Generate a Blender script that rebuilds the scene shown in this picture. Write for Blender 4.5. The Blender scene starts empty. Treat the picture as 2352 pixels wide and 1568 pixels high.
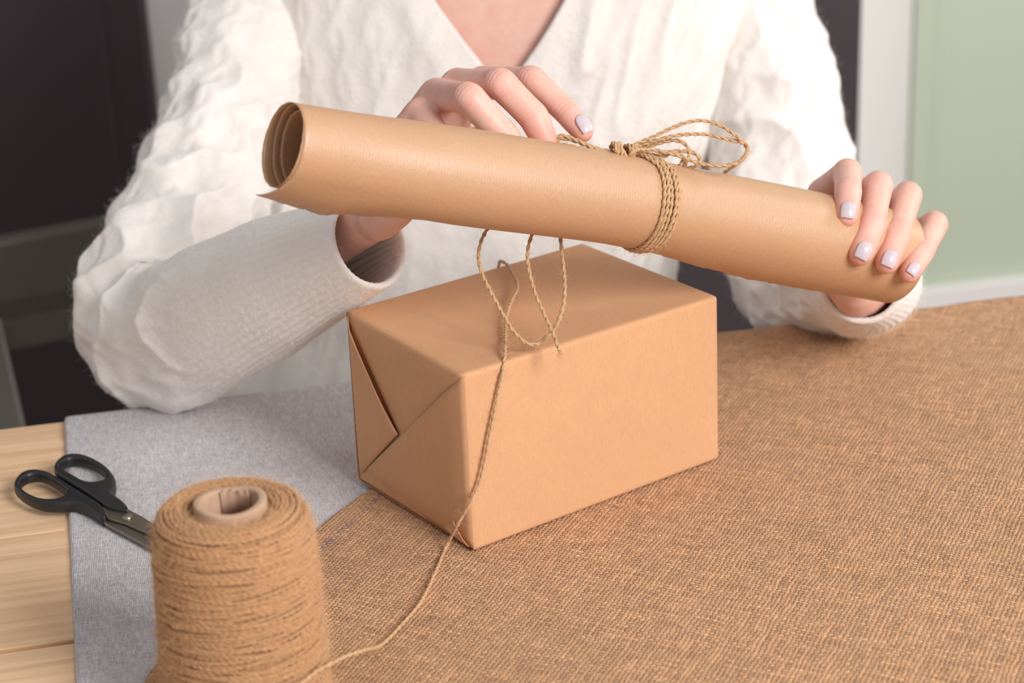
import bpy, bmesh, math, random
import numpy as np
from mathutils import Vector, Matrix
from mathutils.bvhtree import BVHTree

random.seed(7)
RNG = np.random.default_rng(7)
SC = bpy.context.scene
COL = SC.collection

# ------------------------------------------------------------------ camera
F = 4500.0
PITCH, ROLL, TZ = 0.38622, -0.04377, 0.75
CAM = np.array([0.0, 0.0, TZ + 0.48218])
FW = np.array([0.0, math.cos(PITCH), -math.sin(PITCH)])
_r = np.array([1.0, 0, 0])
_u = np.cross(_r, FW)
RT = math.cos(ROLL) * _r + math.sin(ROLL) * _u
UP = -math.sin(ROLL) * _r + math.cos(ROLL) * _u

cam_d = bpy.data.cameras.new('camera')
cam = bpy.data.objects.new('camera', cam_d)
COL.objects.link(cam)
m = Matrix(((RT[0], UP[0], -FW[0], CAM[0]), (RT[1], UP[1], -FW[1], CAM[1]), (RT[2], UP[2], -FW[2], CAM[2]), (0, 0, 0, 1)))
cam.matrix_world = m
cam_d.sensor_width = 36.0
cam_d.lens = F / 2352 * 36.0
cam_d.clip_start = 0.05
cam_d.dof.use_dof = True
cam_d.dof.focus_distance = 1.0
cam_d.dof.aperture_fstop = 8.0
SC.camera = cam

# ------------------------------------------------------------------ world, lights, exposure
W = bpy.data.worlds.new('world')
SC.world = W
W.use_nodes = True
W.node_tree.nodes['Background'].inputs[0].default_value = (0.97, 0.97, 1.0, 1)
W.node_tree.nodes['Background'].inputs[1].default_value = 0.50


def area(name, loc, aim, size, power, color):
    l = bpy.data.lights.new(name, 'AREA')
    l.shape = 'RECTANGLE'
    l.size, l.size_y = size
    l.energy = power
    l.color = color
    o = bpy.data.objects.new(name, l)
    COL.objects.link(o)
    o.location = loc
    o.rotation_euler = (Vector(aim) - Vector(loc)).to_track_quat('-Z', 'Y').to_euler()
    return o


area('window_daylight', (1.38, -0.58, 2.02), (0.0, 1.05, 0.85), (0.9, 0.9), 61, (1.0, 0.99, 0.985))
area('wall_fill', (2.2, 1.9, 1.7), (0.7, 3.1, 0.9), (0.7, 0.7), 25, (1.0, 0.97, 0.95))  # unseen fill light, added to brighten the green wall and white trim
SC.view_settings.view_transform = 'Standard'
SC.view_settings.look = 'None'
SC.view_settings.gamma = 1.0
SC.view_settings.use_curve_mapping = False
SC.view_settings.exposure = 0.0


# ------------------------------------------------------------------ helpers
def at(px, py, d):
    """world point seen at photo pixel (px,py) at depth d along the view axis"""
    return CAM + (FW + RT * (px - 1176) / F - UP * (py - 784) / F) * d


def onz(px, py, h=0.0):
    """world point on the horizontal plane h above the table top"""
    q = FW + RT * (px - 1176) / F - UP * (py - 784) / F
    return CAM + q * ((TZ + h - CAM[2]) / q[2])


def lin(*c):
    return tuple(((x / 255) / 12.92 if x / 255 <= 0.04045 else ((x / 255 + 0.055) / 1.055) ** 2.4) for x in c) + (1.0,)


def tag(o, label=None, cat=None, group=None, kind=None):
    if label: o['label'] = label
    if cat: o['category'] = cat
    if group: o['group'] = group
    if kind: o['kind'] = kind
    return o


def mesh_obj(name, verts, faces, mat=None, parent=None, uv=None, smooth=True):
    me = bpy.data.meshes.new(name)
    verts = np.asarray(verts, dtype=np.float32)
    faces = np.asarray(faces)
    if faces.ndim == 2:
        nf, k = faces.shape
        me.vertices.add(len(verts))
        me.vertices.foreach_set('co', verts.ravel())
        me.loops.add(nf * k)
        me.loops.foreach_set('vertex_index', faces.astype(np.int32).ravel())
        me.polygons.add(nf)
        me.polygons.foreach_set('loop_start', np.arange(0, nf * k, k, dtype=np.int32))
        me.polygons.foreach_set('loop_total', np.full(nf, k, dtype=np.int32))
    else:
        me.from_pydata([tuple(v) for v in verts.tolist()], [], [tuple(int(i) for i in f) for f in faces])
    me.update(calc_edges=True)
    me.validate()
    if uv is not None:
        uv = np.asarray(uv, dtype=np.float32)
        lay = me.uv_layers.new(name='UVMap')
        li = np.empty(len(me.loops), dtype=np.int32)
        me.loops.foreach_get('vertex_index', li)
        lay.data.foreach_set('uv', uv[li].ravel())
    if smooth:
        me.polygons.foreach_set('use_smooth', np.ones(len(me.polygons), dtype=bool))
    if mat: me.materials.append(mat)
    o = bpy.data.objects.new(name, me)
    COL.objects.link(o)
    if parent is not None:
        o.parent = parent
        o.matrix_parent_inverse = parent.matrix_basis.inverted()
    return o


def empty(name, loc=(0, 0, 0)):
    o = bpy.data.objects.new(name, None)
    o.empty_display_size = 0.05
    o.location = loc
    COL.objects.link(o)
    return o


def grid_faces(nu, nv, wrap_u=False, base=0):
    """rows nv, columns nu, vertex index = j*nu+i"""
    iu = np.arange(nu if wrap_u else nu - 1)
    jv = np.arange(nv - 1)
    I, J = np.meshgrid(iu, jv)
    I = I.ravel(); J = J.ravel()
    I2 = (I + 1) % nu
    return np.stack([J * nu + I, J * nu + I2, (J + 1) * nu + I2, (J + 1) * nu + I], 1) + base


def vnoise(P, seed=0):
    """smooth gradient noise, P (...,3) -> about -1..1"""
    P = np.asarray(P, dtype=np.float64)
    i0 = np.floor(P).astype(np.int64)
    f = P - i0
    w = f * f * f * (f * (f * 6 - 15) + 10)
    out = 0
    for dx in (0, 1):
        for dy in (0, 1):
            for dz in (0, 1):
                h = (i0[..., 0] + dx) * 374761393 + (i0[..., 1] + dy) * 668265263 + (i0[..., 2] + dz) * 2147483647 + seed * 1274126177
                h = (h ^ (h >> 13)) * 1274126177
                h = h ^ (h >> 16)
                g = np.stack([((h >> s) & 255) / 127.5 - 1 for s in (0, 8, 16)], -1)
                dv = f - np.array([dx, dy, dz])
                ww = (w[..., 0] if dx else 1 - w[..., 0]) * (w[..., 1] if dy else 1 - w[..., 1]) * (w[..., 2] if dz else 1 - w[..., 2])
                out = out + ww * (g * dv).sum(-1)
    return out * 1.2


def catmull(P, n):
    """centripetal-ish resample of control rows P (k,c) to n rows, even in arc length of the first three columns"""
    P = np.asarray(P, dtype=float)
    k = len(P)
    if k == 2:
        t = np.linspace(0, 1, n)[:, None]
        return P[0] * (1 - t) + P[1] * t
    Q = np.vstack([2 * P[0] - P[1], P, 2 * P[-1] - P[-2]])
    pts = []
    m_ = max(8, int(4 * n / k))
    for i in range(1, k):
        p0, p1, p2, p3 = Q[i - 1], Q[i], Q[i + 1], Q[i + 2]
        d = lambda a, b: max(np.linalg.norm((a - b)[:3]) ** 0.5, 1e-6)
        t0 = 0; t1 = d(p0, p1); t2 = t1 + d(p1, p2); t3 = t2 + d(p2, p3)
        t = np.linspace(t1, t2, m_, endpoint=(i == k - 1))[:, None]
        A1 = (t1 - t) / (t1 - t0) * p0 + (t - t0) / (t1 - t0) * p1
        A2 = (t2 - t) / (t2 - t1) * p1 + (t - t1) / (t2 - t1) * p2
        A3 = (t3 - t) / (t3 - t2) * p2 + (t - t2) / (t3 - t2) * p3
        B1 = (t2 - t) / (t2 - t0) * A1 + (t - t0) / (t2 - t0) * A2
        B2 = (t3 - t) / (t3 - t1) * A2 + (t - t1) / (t3 - t1) * A3
        pts.append((t2 - t) / (t2 - t1) * B1 + (t - t1) / (t2 - t1) * B2)
    D = np.vstack(pts)
    L = np.concatenate([[0], np.cumsum(np.linalg.norm(np.diff(D[:, :3], axis=0), axis=1))])
    s = np.linspace(0, L[-1], n)
    return np.stack([np.interp(s, L, D[:, c]) for c in range(D.shape[1])], 1)


def nrm(v):
    v = np.asarray(v, dtype=float)
    return v / np.maximum(np.linalg.norm(v, axis=-1, keepdims=True), 1e-12)


def frames(C, ref=None):
    T = nrm(np.gradient(C, axis=0))
    N = np.empty_like(C)
    r = np.array(ref if ref is not None else (0.3, 0.2, 0.9), dtype=float)
    r = r - T[0] * (r @ T[0])
    if np.linalg.norm(r) < 1e-4: r = np.cross(T[0], [1, 0, 0])
    N[0] = nrm(r)
    for i in range(1, len(C)):
        v = N[i - 1] - T[i] * (N[i - 1] @ T[i])
        N[i] = v / max(np.linalg.norm(v), 1e-9)
    return T, N, np.cross(T, N)


def tube(C, R, seg=12, ref=None, cap=True, squash=1.0):
    """round-capped tube along C with radius R; verts, quad/tri faces as list"""
    C = np.asarray(C, float); R = np.broadcast_to(np.asarray(R, float), (len(C),)).copy()
    if cap:
        T = nrm(np.gradient(C, axis=0))
        a = np.array([1.0, 0.92, 0.75, 0.5, 0.22])
        pre = [C[0] - T[0] * R[0] * math.sin(math.acos(1 - x * 0.0) if False else x * math.pi / 2) for x in a]
        prr = [max(R[0] * math.cos(x * math.pi / 2), 1e-5) for x in a]
        post = [C[-1] + T[-1] * R[-1] * math.sin(x * math.pi / 2) for x in a[::-1]]
        por = [max(R[-1] * math.cos(x * math.pi / 2), 1e-5) for x in a[::-1]]
        T0, N0, B0 = frames(C, ref)
        N = np.vstack([np.repeat(N0[:1], 5, 0), N0, np.repeat(N0[-1:], 5, 0)])
        B = np.vstack([np.repeat(B0[:1], 5, 0), B0, np.repeat(B0[-1:], 5, 0)])
        C = np.vstack([pre, C, post]); R = np.concatenate([prr, R, por])
    else:
        T0, N, B = frames(C, ref)
    th = np.linspace(0, 2 * math.pi, seg, endpoint=False)
    V = C[:, None] + R[:, None, None] * (np.cos(th)[None, :, None] * N[:, None] + squash * np.sin(th)[None, :, None] * B[:, None])
    return V.reshape(-1, 3), grid_faces(seg, len(C), True)


class Bag:
    """collects quads into one mesh"""
    def __init__(self):
        self.v, self.f, self.uv, self.n = [], [], [], 0
    def add(self, V, Fc, uv=None):
        self.v.append(np.asarray(V, float)); self.f.append(np.asarray(Fc) + self.n)
        self.uv.append(np.zeros((len(V), 2)) if uv is None else np.asarray(uv, float))
        self.n += len(V)
    def get(self):
        return np.vstack(self.v), np.vstack(self.f), np.vstack(self.uv)


def twine_into(bag, P, r=0.0011, pitch=0.0084, step=0.0006, seg=6, wob=0.0, seed=0):
    """two plies twisted round each other along the polyline P"""
    P = np.asarray(P, float)
    L = np.linalg.norm(np.diff(P, axis=0), axis=1).sum()
    n = max(8, int(L / step))
    C = catmull(P, n)
    s = np.linspace(0, L, n)
    if wob:
        C = C + wob * np.stack([vnoise(np.stack([s * 160, s * 0 + k * 7.3, s * 0 + seed], -1), 3) for k in range(3)], -1)
    T, N, B = frames(C)
    fat = 1 + 0.18 * vnoise(np.stack([s * 90, s * 0 + seed * 1.7, s * 0], -1), 5)
    th = np.linspace(0, 2 * math.pi, seg, endpoint=False)
    for k in range(2):
        a = 2 * math.pi * s / pitch + k * math.pi
        c = C + (0.37 * r * fat)[:, None] * (np.cos(a)[:, None] * N + np.sin(a)[:, None] * B)
        V = c[:, None] + (0.66 * r * fat)[:, None, None] * (np.cos(th)[None, :, None] * N[:, None] + np.sin(th)[None, :, None] * B[:, None])
        uv = np.stack([np.repeat(s, seg) * 100 + k * 3.1 + seed, np.tile(np.arange(seg) / seg, n)], 1)
        bag.add(V.reshape(-1, 3), grid_faces(seg, n, True), uv)
    return C, N, B


def fibres(name, roots, dirs, length, radius, mat, parent, k=4, curl=0.5):
    """short loose fibres as hair curves"""
    n = len(roots)
    dirs = nrm(dirs)
    side = nrm(np.cross(dirs, RNG.normal(size=(n, 3))))
    side2 = np.cross(dirs, side)
    ph = RNG.uniform(0, 6.28, n)
    t = np.linspace(0, 1, k)
    Ls = length * RNG.uniform(0.35, 1.2, n)
    P = np.empty((n, k, 3))
    for j, tj in enumerate(t):
        bend = curl * tj * tj
        P[:, j] = roots + Ls[:, None] * (dirs * (tj * (1 - 0.35 * bend)) [..., None] if False else roots * 0 + dirs * tj) \
            + (Ls * bend)[:, None] * side + (Ls * curl * 0.35 * np.sin(ph + tj * 4) * tj)[:, None] * side2
    hc = bpy.data.hair_curves.new(name)
    hc.add_curves([k] * n)
    hc.attributes['position'].data.foreach_set('vector', P.astype(np.float32).ravel())
    ra = hc.attributes.get('radius') or hc.attributes.new('radius', 'FLOAT', 'POINT')
    rad = np.tile(radius * (1 - 0.6 * t), n).astype(np.float32)
    ra.data.foreach_set('value', rad)
    hc.materials.append(mat)
    o = bpy.data.objects.new(name, hc)
    COL.objects.link(o)
    if parent is not None:
        o.parent = parent
        o.matrix_parent_inverse = parent.matrix_basis.inverted()
    o['kind'] = 'stuff'
    return o


# ------------------------------------------------------------------ materials
def new_mat(name):
    mt = bpy.data.materials.new(name)
    mt.use_nodes = True
    nt = mt.node_tree
    b = nt.nodes['Principled BSDF']
    return mt, nt, b


def nd(nt, typ, **kw):
    n = nt.nodes.new(typ)
    for k, v in kw.items():
        if k.startswith('i_'):
            key = k[2:].replace('_', ' ')
            n.inputs[key].default_value = v
        else:
            setattr(n, k, v)
    return n


def math_n(nt, op, a, b=None, c=None):
    n = nt.nodes.new('ShaderNodeMath')
    n.operation = op
    for i, x in enumerate((a, b, c)):
        if x is None: continue
        if isinstance(x, (int, float)): n.inputs[i].default_value = x
        else: nt.links.new(x, n.inputs[i])
    return n.outputs[0]


def mix_c(nt, fac, a, b):
    n = nt.nodes.new('ShaderNodeMix')
    n.data_type = 'RGBA'
    for sock, x in ((n.inputs['Factor'], fac), (n.inputs['A'], a), (n.inputs['B'], b)):
        if isinstance(x, (int, float)): sock.default_value = x
        elif isinstance(x, tuple): sock.default_value = x
        else: nt.links.new(x, sock)
    return [s for s in n.outputs if s.type == 'RGBA'][0]


def noise_n(nt, vec, scale, detail=3.0, rough=0.55):
    n = nt.nodes.new('ShaderNodeTexNoise')
    n.inputs['Scale'].default_value = scale
    n.inputs['Detail'].default_value = detail
    n.inputs['Roughness'].default_value = rough
    if vec is not None: nt.links.new(vec, n.inputs['Vector'])
    return n.outputs[0]


def ramp(nt, fac, stops):
    n = nt.nodes.new('ShaderNodeValToRGB')
    while len(n.color_ramp.elements) < len(stops): n.color_ramp.elements.new(0.5)
    for e, (p, c) in zip(n.color_ramp.elements, stops):
        e.position = p
        e.color = c if isinstance(c, tuple) else (c, c, c, 1)
    nt.links.new(fac, n.inputs[0])
    return n.outputs[0]


def mapping(nt, vec, scale=(1, 1, 1), rot=(0, 0, 0), loc=(0, 0, 0)):
    n = nt.nodes.new('ShaderNodeMapping')
    n.inputs['Scale'].default_value = scale
    n.inputs['Rotation'].default_value = rot
    n.inputs['Location'].default_value = loc
    nt.links.new(vec, n.inputs['Vector'])
    return n.outputs[0]


def obj_co(nt):
    return nt.nodes.new('ShaderNodeTexCoord').outputs['Object']


def bump(nt, b, h, strength, dist):
    n = nt.nodes.new('ShaderNodeBump')
    n.inputs['Strength'].default_value = strength
    n.inputs['Distance'].default_value = dist
    nt.links.new(h, n.inputs['Height'])
    nt.links.new(n.outputs[0], b.inputs['Normal'])
    return n


def plain(name, c, rough=0.6, metal=0.0, noise=0.08, scale=40, spec=0.5):
    mt, nt, b = new_mat(name)
    co = obj_co(nt)
    nz = noise_n(nt, co, scale)
    d = tuple(x * (1 - noise) for x in c[:3]) + (1,)
    e = tuple(min(1, x * (1 + noise)) for x in c[:3]) + (1,)
    nt.links.new(mix_c(nt, nz, d, e), b.inputs['Base Color'])
    b.inputs['Roughness'].default_value = rough
    b.inputs['Metallic'].default_value = metal
    b.inputs['Specular IOR Level'].default_value = spec
    return mt


def kraft(name, base, ribs=False, rough=0.62):
    mt, nt, b = new_mat(name)
    co = obj_co(nt)
    fine = noise_n(nt, co, 900, 3, 0.7)
    mid = noise_n(nt, co, 60, 4, 0.6)
    dk = tuple(x * 0.90 for x in base[:3]) + (1,)
    lt = tuple(min(1, x * 1.07) for x in base[:3]) + (1,)
    c = mix_c(nt, ramp(nt, mid, [(0.0, 0.2), (1.0, 0.8)]), dk, lt)
    fbr = noise_n(nt, mapping(nt, co, (1, 1, 0.35)), 650, 4, 0.75)
    c = mix_c(nt, ramp(nt, fbr, [(0.35, 0.35), (0.65, 0.0)]), c, tuple(x * 0.80 for x in base[:3]) + (1,))
    spk = ramp(nt, noise_n(nt, mapping(nt, co, (1, 0.45, 1)), 420, 2, 0.5), [(0.27, 1.0), (0.33, 0.0)])
    c = mix_c(nt, math_n(nt, 'MULTIPLY', spk, 0.2), c, tuple(x * 0.55 for x in base[:3]) + (1,))
    lts = ramp(nt, noise_n(nt, co, 530, 2, 0.5), [(0.70, 0.0), (0.76, 1.0)])
    c = mix_c(nt, math_n(nt, 'MULTIPLY', lts, 0.35), c, tuple(min(1, x * 1.3) for x in base[:3]) + (1,))
    b.inputs['Roughness'].default_value = rough
    b.inputs['Specular IOR Level'].default_value = 0.95 if ribs else 0.15
    h = math_n(nt, 'MULTIPLY', fine, 0.5)
    if ribs:
        uvn = nt.nodes.new('ShaderNodeUVMap').outputs[0]
        sp = nt.nodes.new('ShaderNodeSeparateXYZ')
        nt.links.new(uvn, sp.inputs[0])
        wob = math_n(nt, 'MULTIPLY', noise_n(nt, mapping(nt, uvn, (12, 40, 1)), 6, 2), 0.5)
        w = math_n(nt, 'SINE', math_n(nt, 'ADD', math_n(nt, 'MULTIPLY', sp.outputs[0], 2 * math.pi / 0.0017), wob))
        w = math_n(nt, 'MULTIPLY_ADD', w, 0.5, 0.5)
        pat = ramp(nt, noise_n(nt, mapping(nt, uvn, (300, 60, 1)), 3, 3), [(0.3, 0.4), (0.7, 1.0)])
        c = mix_c(nt, math_n(nt, 'MULTIPLY', math_n(nt, 'MULTIPLY', w, pat), 0.09), c, tuple(x * 0.55 for x in base[:3]) + (1,))
        h = math_n(nt, 'SUBTRACT', h, math_n(nt, 'MULTIPLY', math_n(nt, 'MULTIPLY', w, pat), 0.32))
        mott = noise_n(nt, mapping(nt, uvn, (500, 420, 1)), 1.0, 2)
        h = math_n(nt, 'ADD', h, math_n(nt, 'MULTIPLY', mott, 1.3))
    nt.links.new(c, b.inputs['Base Color'])
    if ribs:
        b.inputs['Coat Weight'].default_value = 0.16
        b.inputs['Coat Roughness'].default_value = 0.36
    bump(nt, b, h, 0.32 if ribs else 0.15, 0.0004)
    return mt


M = {}
M['kraft'] = kraft('kraft_paper', lin(212, 162, 121))
M['kraft_roll'] = kraft('ribbed_kraft_paper', lin(198, 152, 113), ribs=True, rough=0.46)


def jute(name, base, uvfib=True):
    mt, nt, b = new_mat(name)
    if uvfib:
        uvn = nt.nodes.new('ShaderNodeUVMap').outputs[0]
        fib = noise_n(nt, mapping(nt, uvn, (5, 7, 1)), 1.0, 3, 0.7)
        big = noise_n(nt, mapping(nt, uvn, (0.25, 0.0, 1)), 1.0, 2)
    else:
        co = obj_co(nt)
        fib = noise_n(nt, co, 900, 3, 0.7)
        big = noise_n(nt, co, 60, 2)
    dk = tuple(x * 0.62 for x in base[:3]) + (1,)
    lt = tuple(min(1, x * 1.35) for x in base[:3]) + (1,)
    c = mix_c(nt, ramp(nt, fib, [(0.3, 0.0), (0.7, 1.0)]), dk, lt)
    c = mix_c(nt, ramp(nt, big, [(0.45, 0.0), (0.75, 0.35)]), c, tuple(x * y for x, y in zip(base[:3], (0.75, 0.62, 0.5))) + (1,))
    nt.links.new(c, b.inputs['Base Color'])
    b.inputs['Roughness'].default_value = 0.7
    b.inputs['Specular IOR Level'].default_value = 0.4
    b.inputs['Sheen Weight'].default_value = 0.15
    bump(nt, b, fib, 0.5, 0.0004)
    return mt


M['jute'] = jute('jute_twine', lin(202, 162, 120))
M['jute_spool'] = jute('spool_twine', lin(190, 142, 98))
M['jute_body'] = jute('jute_winding', lin(170, 126, 86), False)
M['jute_fibre'] = plain('jute_fibre', lin(214, 172, 124), 0.6, noise=0.2)
M['core'] = plain('grey_cardboard', lin(186, 152, 126), 0.9, noise=0.12, scale=160)

# skin: colour varies with a painted flush (knuckles, fingertips)
mt, nt, b = new_mat('skin')
co = obj_co(nt)
at_n = nt.nodes.new('ShaderNodeAttribute'); at_n.attribute_name = 'flush'
nz = noise_n(nt, co, 55, 4)
blot = ramp(nt, noise_n(nt, co, 170, 3), [(0.42, 0.0), (0.72, 0.45)])
c = mix_c(nt, nz, lin(222, 174, 156), lin(235, 194, 178))
c = mix_c(nt, blot, c, lin(224, 160, 144))
c = mix_c(nt, math_n(nt, 'MULTIPLY', at_n.outputs['Fac'], 0.72), c, lin(226, 148, 132))
nt.links.new(c, b.inputs['Base Color'])
b.inputs['Roughness'].default_value = 0.46
b.inputs['Specular IOR Level'].default_value = 0.42
b.inputs['Subsurface Weight'].default_value = 0.22
b.inputs['Subsurface Radius'].default_value = (1.0, 0.35, 0.18)
b.inputs['Subsurface Scale'].default_value = 0.004
cr = nt.nodes.new('ShaderNodeAttribute'); cr.attribute_name = 'crease'
vo = nd(nt, 'ShaderNodeTexVoronoi', i_Scale=900.0)
nt.links.new(co, vo.inputs['Vector'])
h = math_n(nt, 'ADD', math_n(nt, 'MULTIPLY', vo.outputs['Distance'], 0.35), math_n(nt, 'MULTIPLY', cr.outputs['Fac'], -1.6))
bump(nt, b, h, 0.34, 0.0005)
M['skin'] = mt

mt, nt, b = new_mat('nail_polish')
b.inputs['Base Color'].default_value = lin(204, 188, 194)
b.inputs['Roughness'].default_value = 0.16
b.inputs['Coat Weight'].default_value = 0.6
b.inputs['Coat Roughness'].default_value = 0.06
M['nail'] = mt


def wool(name, base):
    mt, nt, b = new_mat(name)
    co = obj_co(nt)
    fz = noise_n(nt, co, 420, 4, 0.75)
    md = noise_n(nt, co, 40, 3)
    c = mix_c(nt, fz, tuple(x * 0.86 for x in base[:3]) + (1,), tuple(min(1, x * 1.06) for x in base[:3]) + (1,))
    c = mix_c(nt, ramp(nt, md, [(0.35, 0.25), (0.7, 0.0)]), c, tuple(x * y for x, y in zip(base[:3], (0.95, 0.89, 0.8))) + (1,))
    nt.links.new(c, b.inputs['Base Color'])
    b.inputs['Roughness'].default_value = 0.95
    b.inputs['Specular IOR Level'].default_value = 0.1
    b.inputs['Sheen Weight'].default_value = 0.35
    b.inputs['Sheen Roughness'].default_value = 0.6
    b.inputs['Subsurface Weight'].default_value = 0.25
    b.inputs['Subsurface Radius'].default_value = (1.0, 0.85, 0.7)
    b.inputs['Subsurface Scale'].default_value = 0.004
    st = nd(nt, 'ShaderNodeTexVoronoi', i_Scale=230.0)
    nt.links.new(co, st.inputs['Vector'])
    bump(nt, b, math_n(nt, 'ADD', fz, math_n(nt, 'MULTIPLY', st.outputs['Distance'], -0.7)), 0.42, 0.0012)
    return mt


M['wool'] = wool('cream_wool', lin(240, 234, 229))
M['wool_fuzz'] = plain('wool_fuzz', lin(246, 238, 226), 0.9, noise=0.03, spec=0.1)


def weave(name, pitch, warp, weft, gap, angle, jitter=0.35, stripe=None, contrast=1.0, bump_d=0.0006, fz=1.0, wbase=0.25, glim=(0.12, 0.5)):
    """plain weave of separate threads: colour, gaps and relief from two thread families"""
    mt, nt, b = new_mat(name)
    co = mapping(nt, obj_co(nt), rot=(0, 0, -angle))
    wn = nd(nt, 'ShaderNodeTexNoise', i_Scale=55.0)
    wn.inputs['Detail'].default_value = 2.0
    nt.links.new(co, wn.inputs['Vector'])
    sub = nd(nt, 'ShaderNodeVectorMath', operation='SUBTRACT'); sub.inputs[1].default_value = (0.5, 0.5, 0.5)
    nt.links.new(wn.outputs['Color'], sub.inputs[0])
    scl = nd(nt, 'ShaderNodeVectorMath', operation='SCALE'); scl.inputs['Scale'].default_value = pitch * jitter * 5
    nt.links.new(sub.outputs[0], scl.inputs[0])
    add = nd(nt, 'ShaderNodeVectorMath', operation='ADD')
    nt.links.new(co, add.inputs[0]); nt.links.new(scl.outputs[0], add.inputs[1])
    sp = nt.nodes.new('ShaderNodeSeparateXYZ'); nt.links.new(add.outputs[0], sp.inputs[0])
    u = math_n(nt, 'DIVIDE', sp.outputs[0], pitch)
    v = math_n(nt, 'DIVIDE', sp.outputs[1], pitch)
    iu = math_n(nt, 'FLOOR', u); iv = math_n(nt, 'FLOOR', v)
    fu = math_n(nt, 'FRACT', u); fv = math_n(nt, 'FRACT', v)
    # thread cross profiles
    du = math_n(nt, 'ABSOLUTE', math_n(nt, 'SUBTRACT', fu, 0.5))
    dv = math_n(nt, 'ABSOLUTE', math_n(nt, 'SUBTRACT', fv, 0.5))
    def tnoise(i, along, k):
        cx = nt.nodes.new('ShaderNodeCombineXYZ')
        nt.links.new(math_n(nt, 'MULTIPLY', i, 17.31), cx.inputs[0])
        nt.links.new(math_n(nt, 'MULTIPLY', along, 0.12), cx.inputs[1])
        cx.inputs[2].default_value = k
        return noise_n(nt, cx.outputs[0], 1.0, 2, 0.6)
    nu_ = tnoise(iu, v, 1.0)      # per warp thread (runs along v)
    nv_ = tnoise(iv, u, 5.0)
    wu = math_n(nt, 'MULTIPLY_ADD', nu_, 0.34, wbase)   # half widths 0.3..0.5
    wv = math_n(nt, 'MULTIPLY_ADD', nv_, 0.34, wbase)
    pu = math_n(nt, 'MAXIMUM', math_n(nt, 'SUBTRACT', 1.0, math_n(nt, 'POWER', math_n(nt, 'DIVIDE', du, wu), 2.0)), 0.0)
    pv = math_n(nt, 'MAXIMUM', math_n(nt, 'SUBTRACT', 1.0, math_n(nt, 'POWER', math_n(nt, 'DIVIDE', dv, wv), 2.0)), 0.0)
    # over / under
    par = math_n(nt, 'MULTIPLY', math_n(nt, 'SINE', math_n(nt, 'MULTIPLY', math_n(nt, 'ADD', v, iu), math.pi)), 0.5)
    par2 = math_n(nt, 'MULTIPLY', math_n(nt, 'SINE', math_n(nt, 'MULTIPLY', math_n(nt, 'ADD', math_n(nt, 'ADD', u, iv), 1.0), math.pi)), 0.5)
    hu = math_n(nt, 'MULTIPLY', math_n(nt, 'SQRT', pu), math_n(nt, 'ADD', par, 1.0))
    hv = math_n(nt, 'MULTIPLY', math_n(nt, 'SQRT', pv), math_n(nt, 'ADD', par2, 1.0))
    hmax = math_n(nt, 'MAXIMUM', hu, hv)
    isu = math_n(nt, 'GREATER_THAN', hu, hv)
    irr = noise_n(nt, co, 0.55 / pitch, 3, 0.7)
    hmax = math_n(nt, 'MULTIPLY', hmax, math_n(nt, 'MULTIPLY_ADD', irr, 1.5, 0.25))
    # fibre streaks along threads
    fib = noise_n(nt, co, 2.2 / pitch, 4, 0.75)
    def thr(c, n):
        a = tuple(x * (1 - 0.42 * contrast) for x in c[:3]) + (1,)
        z = tuple(min(1, x * (1 + 0.35 * contrast)) for x in c[:3]) + (1,)
        return mix_c(nt, ramp(nt, n, [(0.3, 0.0), (0.7, 1.0)]), a, z)
    c = mix_c(nt, isu, thr(weft, nv_), thr(warp, nu_))
    c = mix_c(nt, math_n(nt, 'MULTIPLY', ramp(nt, fib, [(0.35, 1.0), (0.6, 0.0)]), 0.4 * fz), c, tuple(x * 0.5 for x in warp[:3]) + (1,))
    c = mix_c(nt, math_n(nt, 'MULTIPLY', ramp(nt, fib, [(0.58, 0.0), (0.8, 1.0)]), 0.35 * fz), c, tuple(min(1, x * 1.5) for x in warp[:3]) + (1,))
    if stripe:
        x0, x1, sc_ = stripe
        s0 = nt.nodes.new('ShaderNodeSeparateXYZ'); nt.links.new(co, s0.inputs[0])
        m1 = math_n(nt, 'MULTIPLY', math_n(nt, 'GREATER_THAN', s0.outputs[1], x0), math_n(nt, 'LESS_THAN', s0.outputs[1], x1))
        m2 = math_n(nt, 'MULTIPLY', m1, math_n(nt, 'SUBTRACT', 1.0, isu))
        pn = ramp(nt, noise_n(nt, mapping(nt, co, (90, 10, 1)), 1.0, 1), [(0.38, 0.2), (0.5, 1.0)])
        c = mix_c(nt, math_n(nt, 'MULTIPLY', m2, math_n(nt, 'MULTIPLY', pn, 0.8)), c, sc_)
    c = mix_c(nt, ramp(nt, hmax, [(glim[0], 1.0), (glim[1], 0.0)]), c, gap)
    clump = noise_n(nt, mapping(nt, co, (1, 3.5, 1)), 0.16 / pitch, 4, 0.7)
    c = mix_c(nt, math_n(nt, 'MULTIPLY', ramp(nt, clump, [(0.30, 1.0), (0.48, 0.0)]), 0.32 * min(fz, 1.2)), c, tuple(x * 0.55 for x in warp[:3]) + (1,))
    c = mix_c(nt, math_n(nt, 'MULTIPLY', ramp(nt, clump, [(0.56, 0.0), (0.74, 1.0)]), 0.30 * min(fz, 1.2)), c, tuple(min(1, x * 1.35) for x in warp[:3]) + (1,))
    big = noise_n(nt, co, 14, 3)
    c = mix_c(nt, ramp(nt, big, [(0.35, 0.22), (0.6, 0.0)]), c, tuple(x * 0.6 for x in warp[:3]) + (1,))
    nt.links.new(c, b.inputs['Base Color'])
    b.inputs['Roughness'].default_value = 0.85
    b.inputs['Specular IOR Level'].default_value = 0.25
    b.inputs['Sheen Weight'].default_value = 0.1
    hh = math_n(nt, 'ADD', hmax, math_n(nt, 'MULTIPLY', fib, 0.35))
    bump(nt, b, hh, 0.85, bump_d)
    return mt


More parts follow.
